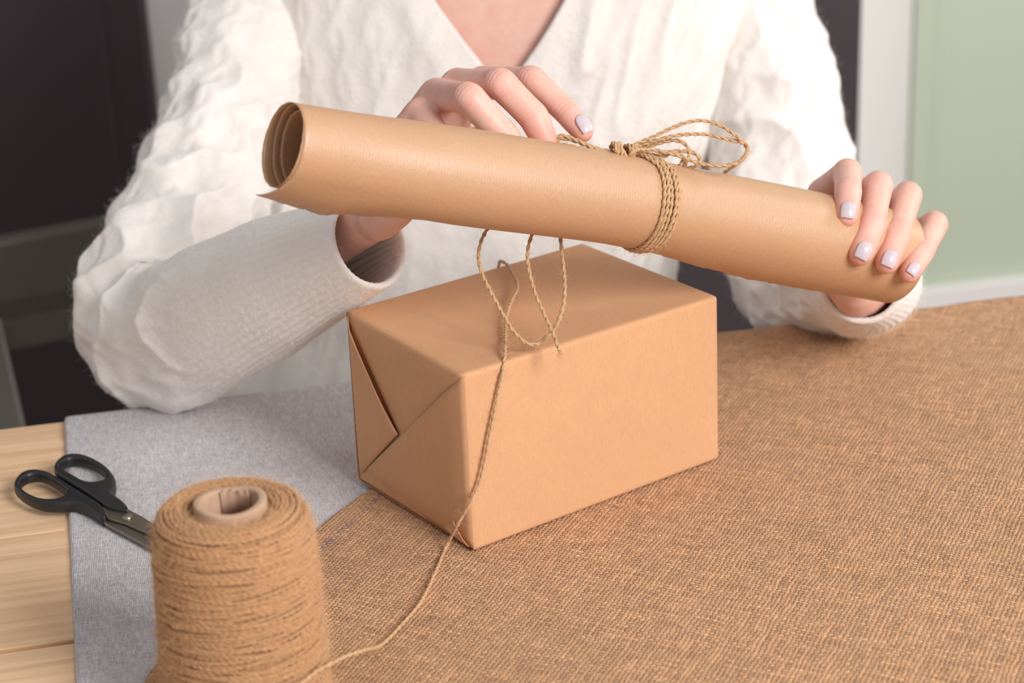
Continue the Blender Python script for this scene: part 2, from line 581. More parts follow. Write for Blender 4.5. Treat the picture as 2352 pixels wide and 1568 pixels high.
M['burlap'] = weave('burlap_weave', 0.0022, lin(216, 166, 122), lin(208, 154, 108), lin(104, 64, 44), 1.129, jitter=0.28, wbase=0.20, contrast=0.95, bump_d=0.0007, fz=1.5, glim=(0.06, 0.36),
                    stripe=(0.4762, 0.4802, lin(104, 74, 128)))
M['linen'] = weave('grey_linen_weave', 0.00092, lin(240, 233, 231), lin(204, 193, 197), lin(146, 134, 138), 0.21, jitter=0.2, contrast=0.95, bump_d=0.00035, fz=1.0)


def pine():
    mt, nt, b = new_mat('pine_wood')
    oi = nt.nodes.new('ShaderNodeObjectInfo')
    co = obj_co(nt)
    off = nt.nodes.new('ShaderNodeCombineXYZ')
    nt.links.new(math_n(nt, 'MULTIPLY', oi.outputs['Random'], 9.0), off.inputs[0])
    nt.links.new(math_n(nt, 'MULTIPLY', oi.outputs['Random'], 5.0), off.inputs[2])
    ad = nd(nt, 'ShaderNodeVectorMath', operation='ADD')
    nt.links.new(co, ad.inputs[0]); nt.links.new(off.outputs[0], ad.inputs[1])
    wv = noise_n(nt, mapping(nt, ad.outputs[0], (1.6, 14, 14)), 1.0, 2)
    sp = nt.nodes.new('ShaderNodeSeparateXYZ'); nt.links.new(ad.outputs[0], sp.inputs[0])
    rings = math_n(nt, 'FRACT', math_n(nt, 'ADD', math_n(nt, 'MULTIPLY', sp.outputs[1], 48.0), math_n(nt, 'MULTIPLY', wv, 6.0)))
    rg = math_n(nt, 'MULTIPLY', ramp(nt, rings, [(0.0, 0.0), (0.45, 0.15), (0.82, 1.0), (1.0, 0.0)]), ramp(nt, noise_n(nt, mapping(nt, ad.outputs[0], (2, 30, 30)), 1.0, 3), [(0.3, 0.25), (0.7, 1.0)]))
    fine = noise_n(nt, mapping(nt, ad.outputs[0], (10, 700, 300)), 1.0, 3)
    stk = ramp(nt, noise_n(nt, mapping(nt, ad.outputs[0], (2.5, 150, 60)), 1.0, 4, 0.65), [(0.46, 0.0), (0.72, 1.0)])
    c = mix_c(nt, math_n(nt, 'MULTIPLY', rg, 0.55), lin(246, 210, 169), lin(206, 152, 110))
    c = mix_c(nt, math_n(nt, 'MULTIPLY', stk, 0.55), c, lin(190, 134, 94))
    c = mix_c(nt, math_n(nt, 'MULTIPLY', fine, 0.25), c, lin(200, 156, 108))
    nt.links.new(c, b.inputs['Base Color'])
    b.inputs['Roughness'].default_value = 0.5
    bump(nt, b, math_n(nt, 'ADD', fine, rg), 0.12, 0.0004)
    return mt


M['pine'] = pine()
M['black_plastic'] = plain('black_plastic', lin(34, 33, 35), 0.42, noise=0.05, scale=300)
M['steel'] = plain('brushed_steel', lin(150, 142, 128), 0.36, 0.9, noise=0.12, scale=500)
M['chair'] = plain('dark_grey_green_paint', lin(92, 88, 76), 0.45, noise=0.06, scale=20)
M['dark'] = plain('charcoal_paint', lin(60, 50, 54), 0.6, noise=0.04, scale=6)
M['white'] = plain('white_paint', lin(224, 219, 218), 0.5, noise=0.02, scale=6)
M['green'] = plain('sage_green_paint', lin(180, 190, 168), 0.55, noise=0.02, scale=4)
M['floor'] = plain('grey_brown_floor', lin(120, 100, 84), 0.5, noise=0.1, scale=8)
M['trousers'] = plain('dark_trousers', lin(52, 52, 60), 0.9, noise=0.1, scale=200)
M['hair'] = plain('brown_hair', lin(88, 58, 40), 0.5, noise=0.2, scale=120)

# ------------------------------------------------------------------ the room
YAW = 0.20125
EX = np.array([math.cos(YAW), math.sin(YAW), 0.0])
EY = np.array([-math.sin(YAW), math.cos(YAW), 0.0])
EZ = np.array([0, 0, 1.0])


def slab(name, o, ax, ay, az, mat, parent=None, bev=0.0):
    """box with corner o and edge vectors ax, ay, az, its edges softened"""
    bm = bmesh.new()
    vs = [bm.verts.new(tuple(o + i * ax + j * ay + k * az)) for k in (0, 1) for j in (0, 1) for i in (0, 1)]
    for f in ((0, 2, 3, 1), (4, 5, 7, 6), (0, 1, 5, 4), (2, 6, 7, 3), (0, 4, 6, 2), (1, 3, 7, 5)):
        bm.faces.new([vs[i] for i in f])
    bmesh.ops.recalc_face_normals(bm, faces=bm.faces)
    if bev: bmesh.ops.bevel(bm, geom=list(bm.edges), offset=bev, segments=2, affect='EDGES', profile=0.5)
    me = bpy.data.meshes.new(name); bm.to_mesh(me); bm.free()
    me.materials.append(mat)
    ob = bpy.data.objects.new(name, me); COL.objects.link(ob)
    if parent is not None: ob.parent = parent; ob.matrix_parent_inverse = parent.matrix_basis.inverted()
    return ob


def struct(o):
    o['kind'] = 'structure'
    return o


struct(slab('floor', np.array([-3.0, -1.5, -0.05]), np.array([6.0, 0, 0]), np.array([0, 6.5, 0]), np.array([0, 0, 0.05]), M['floor']))


def on_plane(px, py, p0, n):
    q = FW + RT * (px - 1176) / F - UP * (py - 784) / F
    return CAM + q * (((p0 - CAM) @ n) / (q @ n))


# near partition wall with dark boards, far sage green wall
pw0 = at(1958, 300, 2.25)
edge = lambda px, py=300: on_plane(px, py, pw0, EY)
g0 = onz(2250, 640, 0.13 - TZ)
cA = edge(1958); cA[2] = 0
cB = on_plane(2088, 300, g0, EY); cB[2] = 0
lft = edge(-5200); lft[2] = 0
bm = bmesh.new()
th = 0.06
foot = [lft, cA, cB, cB - EX * 0.3, cA - EX * 0.18 + EY * th, lft + EY * th]
lo = [bm.verts.new(tuple(p)) for p in foot]; hi = [bm.verts.new(tuple(p + EZ * 2.6)) for p in foot]
n_ = len(foot)
for i in range(n_): bm.faces.new([lo[i], lo[(i + 1) % n_], hi[(i + 1) % n_], hi[i]])
bm.faces.new(hi); bm.faces.new(lo[::-1])
bmesh.ops.recalc_face_normals(bm, faces=bm.faces)
me = bpy.data.meshes.new('wall_back'); bm.to_mesh(me); bm.free(); me.materials.append(M['white'])
wb = bpy.data.objects.new('wall_back', me); COL.objects.link(wb); struct(wb)
for k, (a, b_) in enumerate(((-1300, 357), (520, 1957))):
    A = edge(a); B = edge(b_); A[2] = B[2] = 0.06
    dr = struct(slab('door_%d' % (k + 1), A - EY * 0.022, B - A, EY * 0.02, EZ * 2.05, M['dark'], None, 0.003))
    wdt = np.linalg.norm(B - A)
    for j, (s0, s1) in enumerate(((0.06, 0.47), (0.53, 0.94))):
        slab('door_panel', A + (B - A) * s0 + EZ * 0.12 - EY * 0.026, (B - A) * (s1 - s0), EY * 0.006, EZ * 1.8, M['dark'], dr, 0.002)
gl = g0 - EX * 0.9; gl[2] = 0
struct(slab('wall_right', gl, EX * 3.2, EY * 0.08, EZ * 2.6, M['green']))
struct(slab('baseboard_right', gl - EY * 0.02 + EX * 0.3, EX * 2.9, EY * 0.019, EZ * 0.13, M['white'], None, 0.003))
gt = on_plane(2128, 300, g0, EY); gt[2] = 0.13
struct(slab('trim_1', gt - EX * 0.03 - EY * 0.012, EX * 0.03, EY * 0.011, EZ * 2.2, M['green'], None, 0.003))
tl_ = edge(357); tr_ = edge(520); tl_[2] = tr_[2] = 0
struct(slab('trim_2', tl_ - EY * 0.012 + EX * 0.004, tr_ - tl_ - EX * 0.008, EY * 0.011, EZ * 2.2, M['white'], None, 0.002))

# ------------------------------------------------------------------ the table
def tp(x, v):
    """table-top coordinates: x along the planks, v measured along y at x=0"""
    return np.array([0, v, TZ]) + EX * x


table = empty('work_table', (0, 0.8, 0))
tag(table, 'pale pine plank table standing under the burlap and the grey linen', 'table')
cy_ = math.cos(YAW)
bounds = [1.1475, 1.119, 0.9954, 0.8717, 0.748, 0.624, 0.500, 0.376]
for k in range(len(bounds) - 1):
    gh, gap = [0.0, 0.0006, 0.0004, 0.0018, 0.0006, 0.0006, 0.0006, 0.0006][k:k + 2]
    gap *= 2
    w = (bounds[k] - bounds[k + 1]) * cy_ - gh - gap / 2
    o = slab('plank', np.array([0, 0, 0.0]), np.array([1.7, 0, 0]), np.array([0, w, 0]), np.array([0, 0, 0.026]), M['pine'], None, 0.0009)
    p = tp(-0.85, bounds[k + 1]) + EY * gap * 0.5 - EZ * (0.026 + (0.0012 if k == 0 else 0.0004 * (k % 2)))
    o.parent = table
    o.matrix_parent_inverse = table.matrix_basis.inverted()
    o.matrix_basis = Matrix(((EX[0], EY[0], 0, p[0]), (EX[1], EY[1], 0, p[1]), (0, 0, 1, p[2]), (0, 0, 0, 1)))
for sx in (-0.80, 0.72):
    for v in (1.115, 0.45):
        p = tp(sx, v) - EY * 0.07; p[2] = 0
        slab('leg', p, EX * 0.07, EY * 0.07, EZ * (TZ - 0.027), M['pine'], table, 0.004)
for v in (1.11, 0.41):
    p = tp(-0.74, v) - EY * 0.03; p[2] = TZ - 0.12
    slab('apron', p, EX * 1.46, EY * 0.022, EZ * 0.093, M['pine'], table, 0.002)


# ------------------------------------------------------------------ the cloths
def cloth(name, left_pts, right_pts, thick, mat, base, nu, nv, wave, drop):
    """cloth from a left border to a right border (same count, table x/y points, front to back), hanging over the back edge"""
    L = catmull(np.array([[*p, 0] for p in left_pts]), nv); R = catmull(np.array([[*p, 0] for p in right_pts]), nv)
    wd_ = np.linalg.norm(R[0] - L[0])
    u = np.concatenate([np.array([0, .08, .2, .4, .65, 1.0, 1.6, 2.6]) * thick / wd_, np.linspace(4.0 * thick / wd_, 1, nu - 8)])
    P = L[:, None] * (1 - u)[None, :, None] + R[:, None] * u[None, :, None]
    x, y = P[..., 0], P[..., 1]
    edge_y = 1.1475 + x * math.tan(YAW)
    over = np.maximum(0, (y - (edge_y - 0.004)) * cy_)
    z = TZ + base + thick + wave * vnoise(np.stack([x * 26, y * 26, x * 0], -1), 11) + 0.35 * wave * vnoise(np.stack([x * 70, y * 70, x * 0], -1), 12)
    r_ = 0.008
    ang = np.minimum(over / r_, math.pi / 2)
    hang = np.maximum(0, over - r_ * math.pi / 2)
    yy = np.where(over > 0, edge_y - 0.004 / 1 + (r_ * np.sin(ang)) / cy_, y)
    z = z - r_ * (1 - np.cos(ang)) - hang
    # rounded folded left border
    dist = np.linalg.norm(P - P[:, :1], axis=2)
    er = thick * 1.0
    z = np.where(dist < er, z - thick * (1 - np.sqrt(np.maximum(0, 1 - (1 - dist / er) ** 2))), z)
    V = np.stack([x, yy, z], -1).reshape(-1, 3)
    o = mesh_obj(name, V, grid_faces(nu, nv)[:, ::-1] if False else grid_faces(nu, nv), mat)
    md = o.modifiers.new('thickness', 'SOLIDIFY'); md.thickness = max(0.0006, thick * 0.6); md.offset = -1
    return o


le, le2 = onz(148, 965), onz(175, 1568)
ldir = nrm(le2 - le)
lp = lambda t: (le + ldir * t)[:2]
linen = cloth('linen_cloth', [lp(0.56), lp(0.30), lp(0.15), lp(0.0), lp(-0.02), lp(-0.16)],
              [lp(0.56) + EX[:2] * 0.5, lp(0.30) + EX[:2] * 0.5, lp(0.15) + EX[:2] * 0.5, lp(0.0) + EX[:2] * 0.5, lp(-0.02) + EX[:2] * 0.5, lp(-0.16) + EX[:2] * 0.5],
              0.0026, M['linen'], 0.0002, 100, 150, 0.0006, 0.2)
tag(linen, 'folded light grey linen cloth lying on the table under the scissors', 'cloth')
bp = [onz(300, 1760)[:2], onz(318, 1640)[:2], onz(338, 1568)[:2], onz(372, 1525)[:2], onz(470, 1420)[:2], onz(640, 1290)[:2], onz(745, 1216)[:2], onz(800, 1172)[:2], onz(872, 1128)[:2],
      np.array([0.0, 1.04]), np.array([0.05, 1.12]), np.array([0.06, 1.16]), np.array([0.06, 1.30])]
br = [np.array([0.62, 0.40]), np.array([0.62, 0.55]), np.array([0.62, 0.68]), np.array([0.62, 0.75]), np.array([0.62, 0.82]), np.array([0.62, 0.9]), np.array([0.62, 0.96]), np.array([0.62, 1.02]), np.array([0.62, 1.1]),
      np.array([0.62, 1.17]), np.array([0.62, 1.23]), np.array([0.62, 1.28]), np.array([0.62, 1.44])]
burlap = cloth('burlap_cloth', bp, br, 0.0028, M['burlap'], 0.0024, 150, 170, 0.0009, 0.2)
tag(burlap, 'coarse brown burlap cloth with purple stripe spread under the wrapped box', 'cloth')
# loose fibres of the burlap
n = 17000
fx = RNG.uniform(-0.22, 0.36, n); fy = RNG.uniform(0.72, 1.2, n)
left_x = np.interp(fy, [p[1] for p in bp[:9]], [p[0] for p in bp[:9]])
ok = (fx > left_x + 0.004) & (fy < 1.14 + fx * math.tan(YAW)) & ((fy < 1.0) | (fx > 0.1))
fx, fy = fx[ok], fy[ok]
pz = np.full(len(fx), TZ + 0.0055)
dr = np.stack([RNG.normal(size=len(fx)), RNG.normal(size=len(fx)), np.abs(RNG.normal(size=len(fx))) * 0.35], -1)
fibres('loose_fibres', np.stack([fx, fy, pz], -1), dr, 0.0040, 0.00006, M['jute_fibre'], burlap, 5, 0.8)

# ------------------------------------------------------------------ the wrapped box
BZ = 0.006
tops = [onz(792, 712, 0.1), onz(1064, 860, 0.1), onz(1650, 679, 0.1), onz(1338, 556, 0.1)]
bots = [onz(820, 1103, BZ), onz(1086, 1268, BZ), onz(1653, 1054, BZ)]
bots.append(bots[0] + bots[2] - bots[1])
cen = sum(bots) / 4
box = empty('wrapped_box', tuple(cen))
tag(box, 'gift box wrapped in plain brown kraft paper standing on the burlap', 'box')
dims = np.array([0.1683, 0.1144, 0.1])


def tri_map(q):
    """q in 0..1: a along front edge (F->R), b front->back, c bottom->top"""
    a, b, c = q[..., 0:1], q[..., 1:2], q[..., 2:3]
    lo_ = (1 - a) * (1 - b) * bots[1] + a * (1 - b) * bots[2] + (1 - a) * b * bots[0] + a * b * bots[3]
    hi_ = (1 - a) * (1 - b) * tops[1] + a * (1 - b) * tops[2] + (1 - a) * b * tops[0] + a * b * tops[3]
    return lo_ * (1 - c) + hi_ * c


bag = Bag()
N_ = 44
g = np.linspace(0, 1, N_); g = 0.5 - 0.5 * np.cos(g * math.pi)   # denser at the borders
g = g * 0.6 + np.linspace(0, 1, N_) * 0.4
A_, B_ = np.meshgrid(g, g)
for axis in range(3):
    for side in (0, 1):
        q = np.empty((N_, N_, 3))
        o1, o2 = [k for k in range(3) if k != axis]
        q[..., axis] = side; q[..., o1] = A_; q[..., o2] = B_
        rr = 0.0022
        p = q * dims
        inner = np.clip(p, rr, dims - rr)
        dv = p - inner
        ln = np.linalg.norm(dv, axis=-1, keepdims=True)
        p = inner + dv / np.maximum(ln, 1e-9) * np.minimum(ln, rr)
        w = (16 * A_ * (1 - A_) * B_ * (1 - B_))
        blg = {0: 0.0006, 1: 0.0016, 2: -0.0012}[axis]
        sgn = 1 if side else -1
        p[..., axis] += sgn * blg * w
        wr = 0.00045 * vnoise(p * 30 + axis * 5 + side * 9, 21) + 0.00025 * vnoise(p * np.array([60, 90, 90]) + axis, 22)
        p[..., axis] += sgn * wr * np.sqrt(np.maximum(w, 0))
        if axis == 0 and side == 0: p[..., 0] += 0.0012
        fc = grid_faces(N_, N_)
        if (axis == 1) == bool(side): pass
        flip = (axis in (0, 2)) != bool(side)
        if axis == 1: flip = bool(side)
        bag.add(tri_map(p / dims).reshape(-1, 3), fc[:, ::-1] if flip else fc)
V, Fc, _ = bag.get()
o = mesh_obj('paper_body', V, Fc, M['kraft'], box)
bm = bmesh.new(); bm.from_mesh(o.data)
bmesh.ops.remove_doubles(bm, verts=bm.verts, dist=0.00002)
bmesh.ops.recalc_face_normals(bm, faces=bm.faces)
bm.to_mesh(o.data); bm.free()

eo = tri_map(np.array([0.0, 0.5, 0.5]))
en = nrm(np.cross(tops[0] - tops[1], bots[1] - tops[1]))
if en[0] > 0: en = -en


def flap(name, pts, lift, n=22, edge_lift=None, offs=0.001, taper=''):
    """triangular paper flap on the end of the box: pts a,b,c; edge_lift raises the a-b edge"""
    a, b, c = pts
    V, F_, idx = [], [], {}
    for i in range(n + 1):
        for j in range(n + 1 - i):
            u, v = i / n, j / n
            w = 1 - u - v
            bul = lift * (u * v + v * w + w * u) * 3
            el = (edge_lift or 0) * max(0.0, 1 - v * 3.2) ** 2 * (4 * u * w)
            ta = min([1.0] + [{'u': u, 'v': v, 'w': w}[q] * 9 for q in taper])
            p = a * u + c * v + b * w + en * ((offs + bul + el + 0.0002 * math.sin(u * 9 + v * 5)) * ta - 0.0012 * (1 - ta))
            idx[i, j] = len(V); V.append(p)
    for i in range(n):
        for j in range(n - i):
            F_.append((idx[i, j], idx[i + 1, j], idx[i, j + 1]))
            if i + j < n - 1: F_.append((idx[i + 1, j], idx[i + 1, j + 1], idx[i, j + 1]))
    o = mesh_obj(name, np.array(V), np.array(F_), M['kraft'], box)
    md = o.modifiers.new('thickness', 'SOLIDIFY'); md.thickness = 0.00035; md.offset = 0
    return o


X_ = on_plane(919, 996, eo, en)
tl, tf, bf, bl = [on_plane(*p, eo, en) for p in ((794, 716), (1063, 864), (1084, 1262), (822, 1101))]
flap('top_flap', (tl, tf, X_ + (X_ - (tl + tf) / 2) * 0.1), 0.0, offs=-0.0002, taper='v')
flap('bottom_flap', (tf + (bl - tf) * 0.0, bl, bf), 0.0004, offs=0.0008, edge_lift=0.0006, taper='wu')
flap('side_flap', (tl, X_, bl), 0.0006, offs=0.0014, edge_lift=0.0016, taper='w')
# small tuck at the lower front corner
c0, c1, c2 = [on_plane(*p, eo, en) for p in ((1047, 1194), (1081, 1254), (1024, 1212))]
flap('corner_tuck', (c0, c1, c2), 0.0005, n=10, offs=0.0011, edge_lift=0.0008)

# ------------------------------------------------------------------ the paper roll
rc = np.array([[*at(648, 333, 0.900), 0.0202], [*at(820, 364, 0.925), 0.0215], [*at(1030, 399, 0.953), 0.0236], [*at(1400, 455, 1.003), 0.0233],
               [*at(1620, 494, 1.036), 0.0236], [*at(1850, 542, 1.070), 0.0250], [*at(2053, 588, 1.102), 0.0258]])
NS = 175
RCc = catmull(rc, NS)
RC, RR = RCc[:, :3], RCc[:, 3]
RL = np.concatenate([[0], np.cumsum(np.linalg.norm(np.diff(RC, axis=0), axis=1))])
ra_ = nrm(RC[-1] - RC[0])
toc = CAM - (RC[0] + RC[-1]) / 2
n1 = nrm(toc - ra_ * (toc @ ra_))              # towards the camera
n2 = np.cross(n1, ra_)
if n2[2] < 0: n2 = -n2                          # upwards
rpx = np.array([(p - CAM) @ RT / ((p - CAM) @ FW) * F + 1176 for p in RC])


def roll_pt(px, phi, off=0.0):
    """point on the outside of the roll: px picks the place along it, phi the angle (0 camera side, 90 top)"""
    c = np.array([np.interp(px, rpx, RC[:, k]) for k in range(3)])
    r = np.interp(px, rpx, RR) + off
    a = math.radians(phi)
    return c + (n1 * math.cos(a) + n2 * math.sin(a)) * r


paper_roll = empty('paper_roll', tuple(RC[NS // 2]))
tag(paper_roll, 'roll of ribbed brown kraft paper held in both hands and tied with twine', 'paper roll')
NT, TURNS = 300, 3.15
t = np.linspace(0, 1, NT)
PHI_END = -104.0
peel_mm = np.interp(rpx, [600, 640, 740, 800, 900, 1000, 1400, 1520, 1620, 1760, 1900, 2000, 2080], [4, 5, 7.5, 8.5, 4.0, 0.8, 0.0, 1.2, 4.2, 5.6, 3.8, 2.0, 0.8]) / 1000
V = np.empty((NT, NS, 3)); UV = np.empty((NT, NS, 2))
sn = np.linspace(0, 1, NS)
for i, tt in enumerate(t):
    back = (1 - tt) * 360 * TURNS              # degrees before the free edge
    phi = np.radians(PHI_END + back)
    layer = back / 360
    rad = RR - 0.00042 * layer - 0.0026 * np.maximum(0, layer - 2.05) ** 1.3
    pk = np.clip(1 - back / 62.0, 0, 1)
    rad = rad + peel_mm * pk ** 1.8
    if tt > 0.985:
        rad = rad + 0.0005 * vnoise(np.stack([RL * 240, RL * 0 + 1.3, RL * 0], -1), 31) * (tt - 0.985) / 0.015
    skew = np.zeros(NS)
    left = -0.0062 * np.clip(1 - back / 75.0, 0, 1) ** 1.5 + 0.0012 * math.sin(back / 57.3 * 0.7) + 0.0020 * min(layer, 1.2) * 0
    left += 0.0045 * max(0, layer - 1.1)
    rough = 0.0003 * vnoise(np.array([[RL[-1] * 0 + tt * 160, 4.2, 0.5]]), 32)[0]
    sshift = (left + rough) * (1 - sn) ** 6
    offc = np.zeros((NS, 3))
    if layer > 2.0: offc = offc + (-n2 * 0.0020 + n1 * 0.0007) * min(1, (layer - 2.0))
    jag = (0.0022 * vnoise(np.stack([RL * 130, RL * 0, RL * 0 + 7.7], -1), 33) + 0.0013 * vnoise(np.stack([RL * 420, RL * 0, RL * 0 + 2.7], -1), 34)) * np.clip((tt - 0.985) / 0.015, 0, 1)
    ph2 = phi - jag / RR
    V[i] = RC + offc + ra_ * sshift[:, None] + rad[:, None] * (math.cos(1) * 0 + np.cos(ph2)[:, None] * n1 + np.sin(ph2)[:, None] * n2)
    UV[i] = np.stack([RL, np.full(NS, tt * 0.45)], 1)
o = mesh_obj('paper_sheet', V.reshape(-1, 3), grid_faces(NS, NT), M['kraft_roll'], paper_roll, UV.reshape(-1, 2))
md = o.modifiers.new('thickness', 'SOLIDIFY'); md.thickness = 0.00028; md.offset = 0

# ------------------------------------------------------------------ twine tied round the roll
tie = empty('twine_bow', tuple(at(1425, 345, 1.003)))
tag(tie, 'jute twine wound round the paper roll and tied in a bow with hanging ends', 'twine')
TR = 0.0011
bag = Bag()
tie_c = []
for k in range(5):
    ph = np.linspace(100, -262, 60)
    base = 1461 + k * 8.5
    pts = []
    for a in ph:
        w = math.cos(math.radians(a))
        pxx = base - 4 * (1 - w) * 0 + 3.2 * vnoise(np.array([[a * 0.02, k * 3.1, 0.2]]), 41)[0]
        squeeze = 0.55 + 0.45 * max(0.0, math.cos(math.radians(a - 10))) ** 0.6
        pxx = 1478 + (pxx - 1478) * squeeze - 14 * max(0.0, math.sin(math.radians(a)) - 0.85) / 0.15
        pts.append(roll_pt(pxx, a, TR * 0.95 + (0.0004 if k % 2 else 0)))
    r_ = twine_into(bag, pts, TR, seed=k)
    tie_c.append(r_)
V, Fc, uv = bag.get()
mesh_obj('wrapped_turns', V, Fc, M['jute'], tie, uv)


def c6(pts, d):
    """points read in a 4.2x enlargement with its corner at (1200,230)"""
    return [at(1200 + p[0] / 4.2, 230 + p[1] / 4.2, (p[2] if len(p) > 2 else d)) for p in pts]


bag = Bag()
r1 = twine_into(bag, c6([(985, 470, 1.004), (1080, 430), (1250, 360), (1450, 265), (1600, 212), (1720, 197), (1850, 220), (1980, 285), (2090, 370), (2160, 450, 1.022), (2165, 510), (2110, 580), (2000, 625), (1850, 632), (1700, 605), (1540, 548), (1400, 508), (1250, 480), (1050, 478, 1.002)], 1.012), TR, seed=11)
r2 = twine_into(bag, c6([(990, 475, 1.006), (1130, 435), (1300, 385), (1450, 348), (1620, 328), (1780, 332), (1900, 358), (2010, 385), (2110, 405), (2158, 430, 1.020), (2170, 480, 1.024), (2140, 545, 1.026), (2060, 620, 1.03), (1950, 700, 1.04), (1880, 770, 1.045)], 1.014), TR, seed=12)
r3 = twine_into(bag, c6([(1000, 500, 1.008), (1120, 470), (1240, 440), (1360, 405), (1480, 388), (1560, 415), (1605, 480), (1600, 560), (1560, 640), (1530, 690, 1.03)], 1.018), TR * 1.05, seed=13)
r4 = twine_into(bag, c6([(1010, 510, 1.006), (1150, 500), (1300, 530), (1420, 500), (1540, 490), (1640, 505), (1700, 545), (1708, 600), (1660, 640), (1590, 660), (1500, 700, 1.03)], 1.018), TR, seed=14)
r5 = twine_into(bag, c6([(1020, 520, 1.006), (1150, 560), (1280, 575), (1340, 550), (1420, 520, 1.016), (1500, 520), (1560, 560), (1520, 620), (1480, 690, 1.03)], 1.016), TR, seed=15)
r6 = twine_into(bag, c6([(900, 520, 1.001), (790, 500), (690, 462), (560, 402), (450, 358), (370, 345), (308, 368), (290, 400), (330, 420), (440, 436), (560, 466), (680, 498), (780, 515), (890, 525, 1.003)], 0.999), TR * 1.1, seed=16)
r7 = twine_into(bag, c6([(880, 505, 1.001), (770, 482, 1.001), (640, 442), (530, 398), (430, 374), (360, 372), (325, 395), (350, 425, 1.004), (450, 452, 1.004)], 1.000), TR * 1.1, seed=17)
V, Fc, uv = bag.get()
mesh_obj('bow_loops', V, Fc, M['jute'], tie, uv)
bag = Bag()
kc = at(1200 + 915 / 4.2, 230 + 490 / 4.2, 1.0)
kx, ky, kz = RT, UP, -FW
for q in range(3):
    a = np.linspace(0, 2 * math.pi * 1.25, 24) + q * 2.1
    cq = kc + kx * (q - 0.7) * 0.0022
    pts = [cq + (kx * (0.5 * math.cos(x + q) - 0.35 * math.sin(x)) + ky * 1.75 * math.sin(x) + kz * 1.9 * math.cos(x)) * 0.0022 for x in a]
    twine_into(bag, pts, TR * 1.15, seed=20 + q)
for q in range(3):
    a = np.linspace(0, 2 * math.pi, 20) + q
    cq = at(1200 + (1010 + q * 24) / 4.2, 230 + (490 + q * 10) / 4.2, 1.0015)
    pts = [cq + (kx * (0.8 * math.cos(x)) + ky * 1.3 * math.sin(x + 0.5 * q) + kz * 1.6 * math.cos(x)) * 0.0022 for x in a]
    twine_into(bag, pts, TR * 1.05, seed=24 + q)
V, Fc, uv = bag.get()
mesh_obj('knot', V, Fc, M['jute'], tie, uv)
bag = Bag()
c5 = lambda pts: [at(1000 + p[0] / 3.7325, 480 + p[1] / 3.7325, p[2]) for p in pts]
rA = twine_into(bag, c5([(640, -120, 1.02), (540, 40, 1.012), (460, 150, 1.005), (395, 270, 1.0), (370, 390, 0.997), (380, 490, 0.995), (440, 640, 0.994), (530, 810, 0.994), (615, 960, 0.994), (700, 1080, 0.994), (800, 1155, 0.995), (880, 1150, 0.996), (960, 1090, 0.997), (1025, 1020, 0.997),
                         (1080, 890, 0.998), (1108, 740, 1.0), (1105, 560, 1.002), (1085, 380, 1.005), (1065, 200, 1.01), (1040, 60, 1.014), (1020, -60, 1.016)]), TR * 0.95, seed=31)
V, Fc, uv = bag.get()
mesh_obj('hanging_loop', V, Fc, M['jute'], tie, uv)
bag = Bag()
rB = twine_into(bag, c5([(880, -30, 1.016), (858, 90, 1.012), (838, 190, 1.006), (800, 310, 1.002), (790, 430, 1.0), (815, 580, 0.999), (860, 730, 0.997), (920, 870, 0.995), (975, 990, 0.992), (1020, 1090, 0.989), (1045, 1160, 0.987), (1062, 1215, 0.986)]), TR, seed=32)
V, Fc, uv = bag.get()
mesh_obj('hanging_end', V, Fc, M['jute'], tie, uv)


def fuzz_along(name, curves, per_m, length, parent, rad=0.00007):
    R_, D_ = [], []
    for C, N, B in curves:
        L = np.linalg.norm(np.diff(C, axis=0), axis=1).sum()
        k = int(per_m * L)
        i = RNG.integers(0, len(C), k)
        a = RNG.uniform(0, 6.28, k)
        T = np.gradient(C, axis=0); T = nrm(T)
        d = np.cos(a)[:, None] * N[i] + np.sin(a)[:, None] * B[i]
        R_.append(C[i] + d * TR * 0.7)
        D_.append(d * 0.8 + T[i] * RNG.normal(0, 0.9, k)[:, None])
    return fibres(name, np.vstack(R_), np.vstack(D_), length, rad, M['jute_fibre'], parent, 5, 0.8)


fuzz_along('twine_fuzz', tie_c + [r1, r2, r3, r4, r5, r6, r7, rA, rB], 1700, 0.0040, tie, 0.00005)
# frayed tip
n = 26
fibres('frayed_tip', np.repeat(rB[0][-1:], n, 0), np.repeat(nrm(rB[0][-1] - rB[0][-12])[None], n, 0) + RNG.normal(0, 0.35, (n, 3)), 0.007, 0.00009, M['jute_fibre'], tie, 5, 0.5)

# ------------------------------------------------------------------ the spool of jute twine
SB = onz(570, 1604, 0.006)                      # middle of the base
SAX = nrm(np.array([0.012, 0.008, 1.0]))
spool = empty('twine_spool', tuple(SB))
tag(spool, 'spool of jute twine on a grey cardboard tube standing before the scissors', 'spool')
SH = 0.100


def prof(h):
    """outer radius of the winding at height h"""
    r = np.interp(h, [0, 0.012, 0.03, 0.055, 0.075, 0.086, 0.0915, 0.0945], [0.0372, 0.0376, 0.0366, 0.0356, 0.0352, 0.0343, 0.0325, 0.0285])
    return r


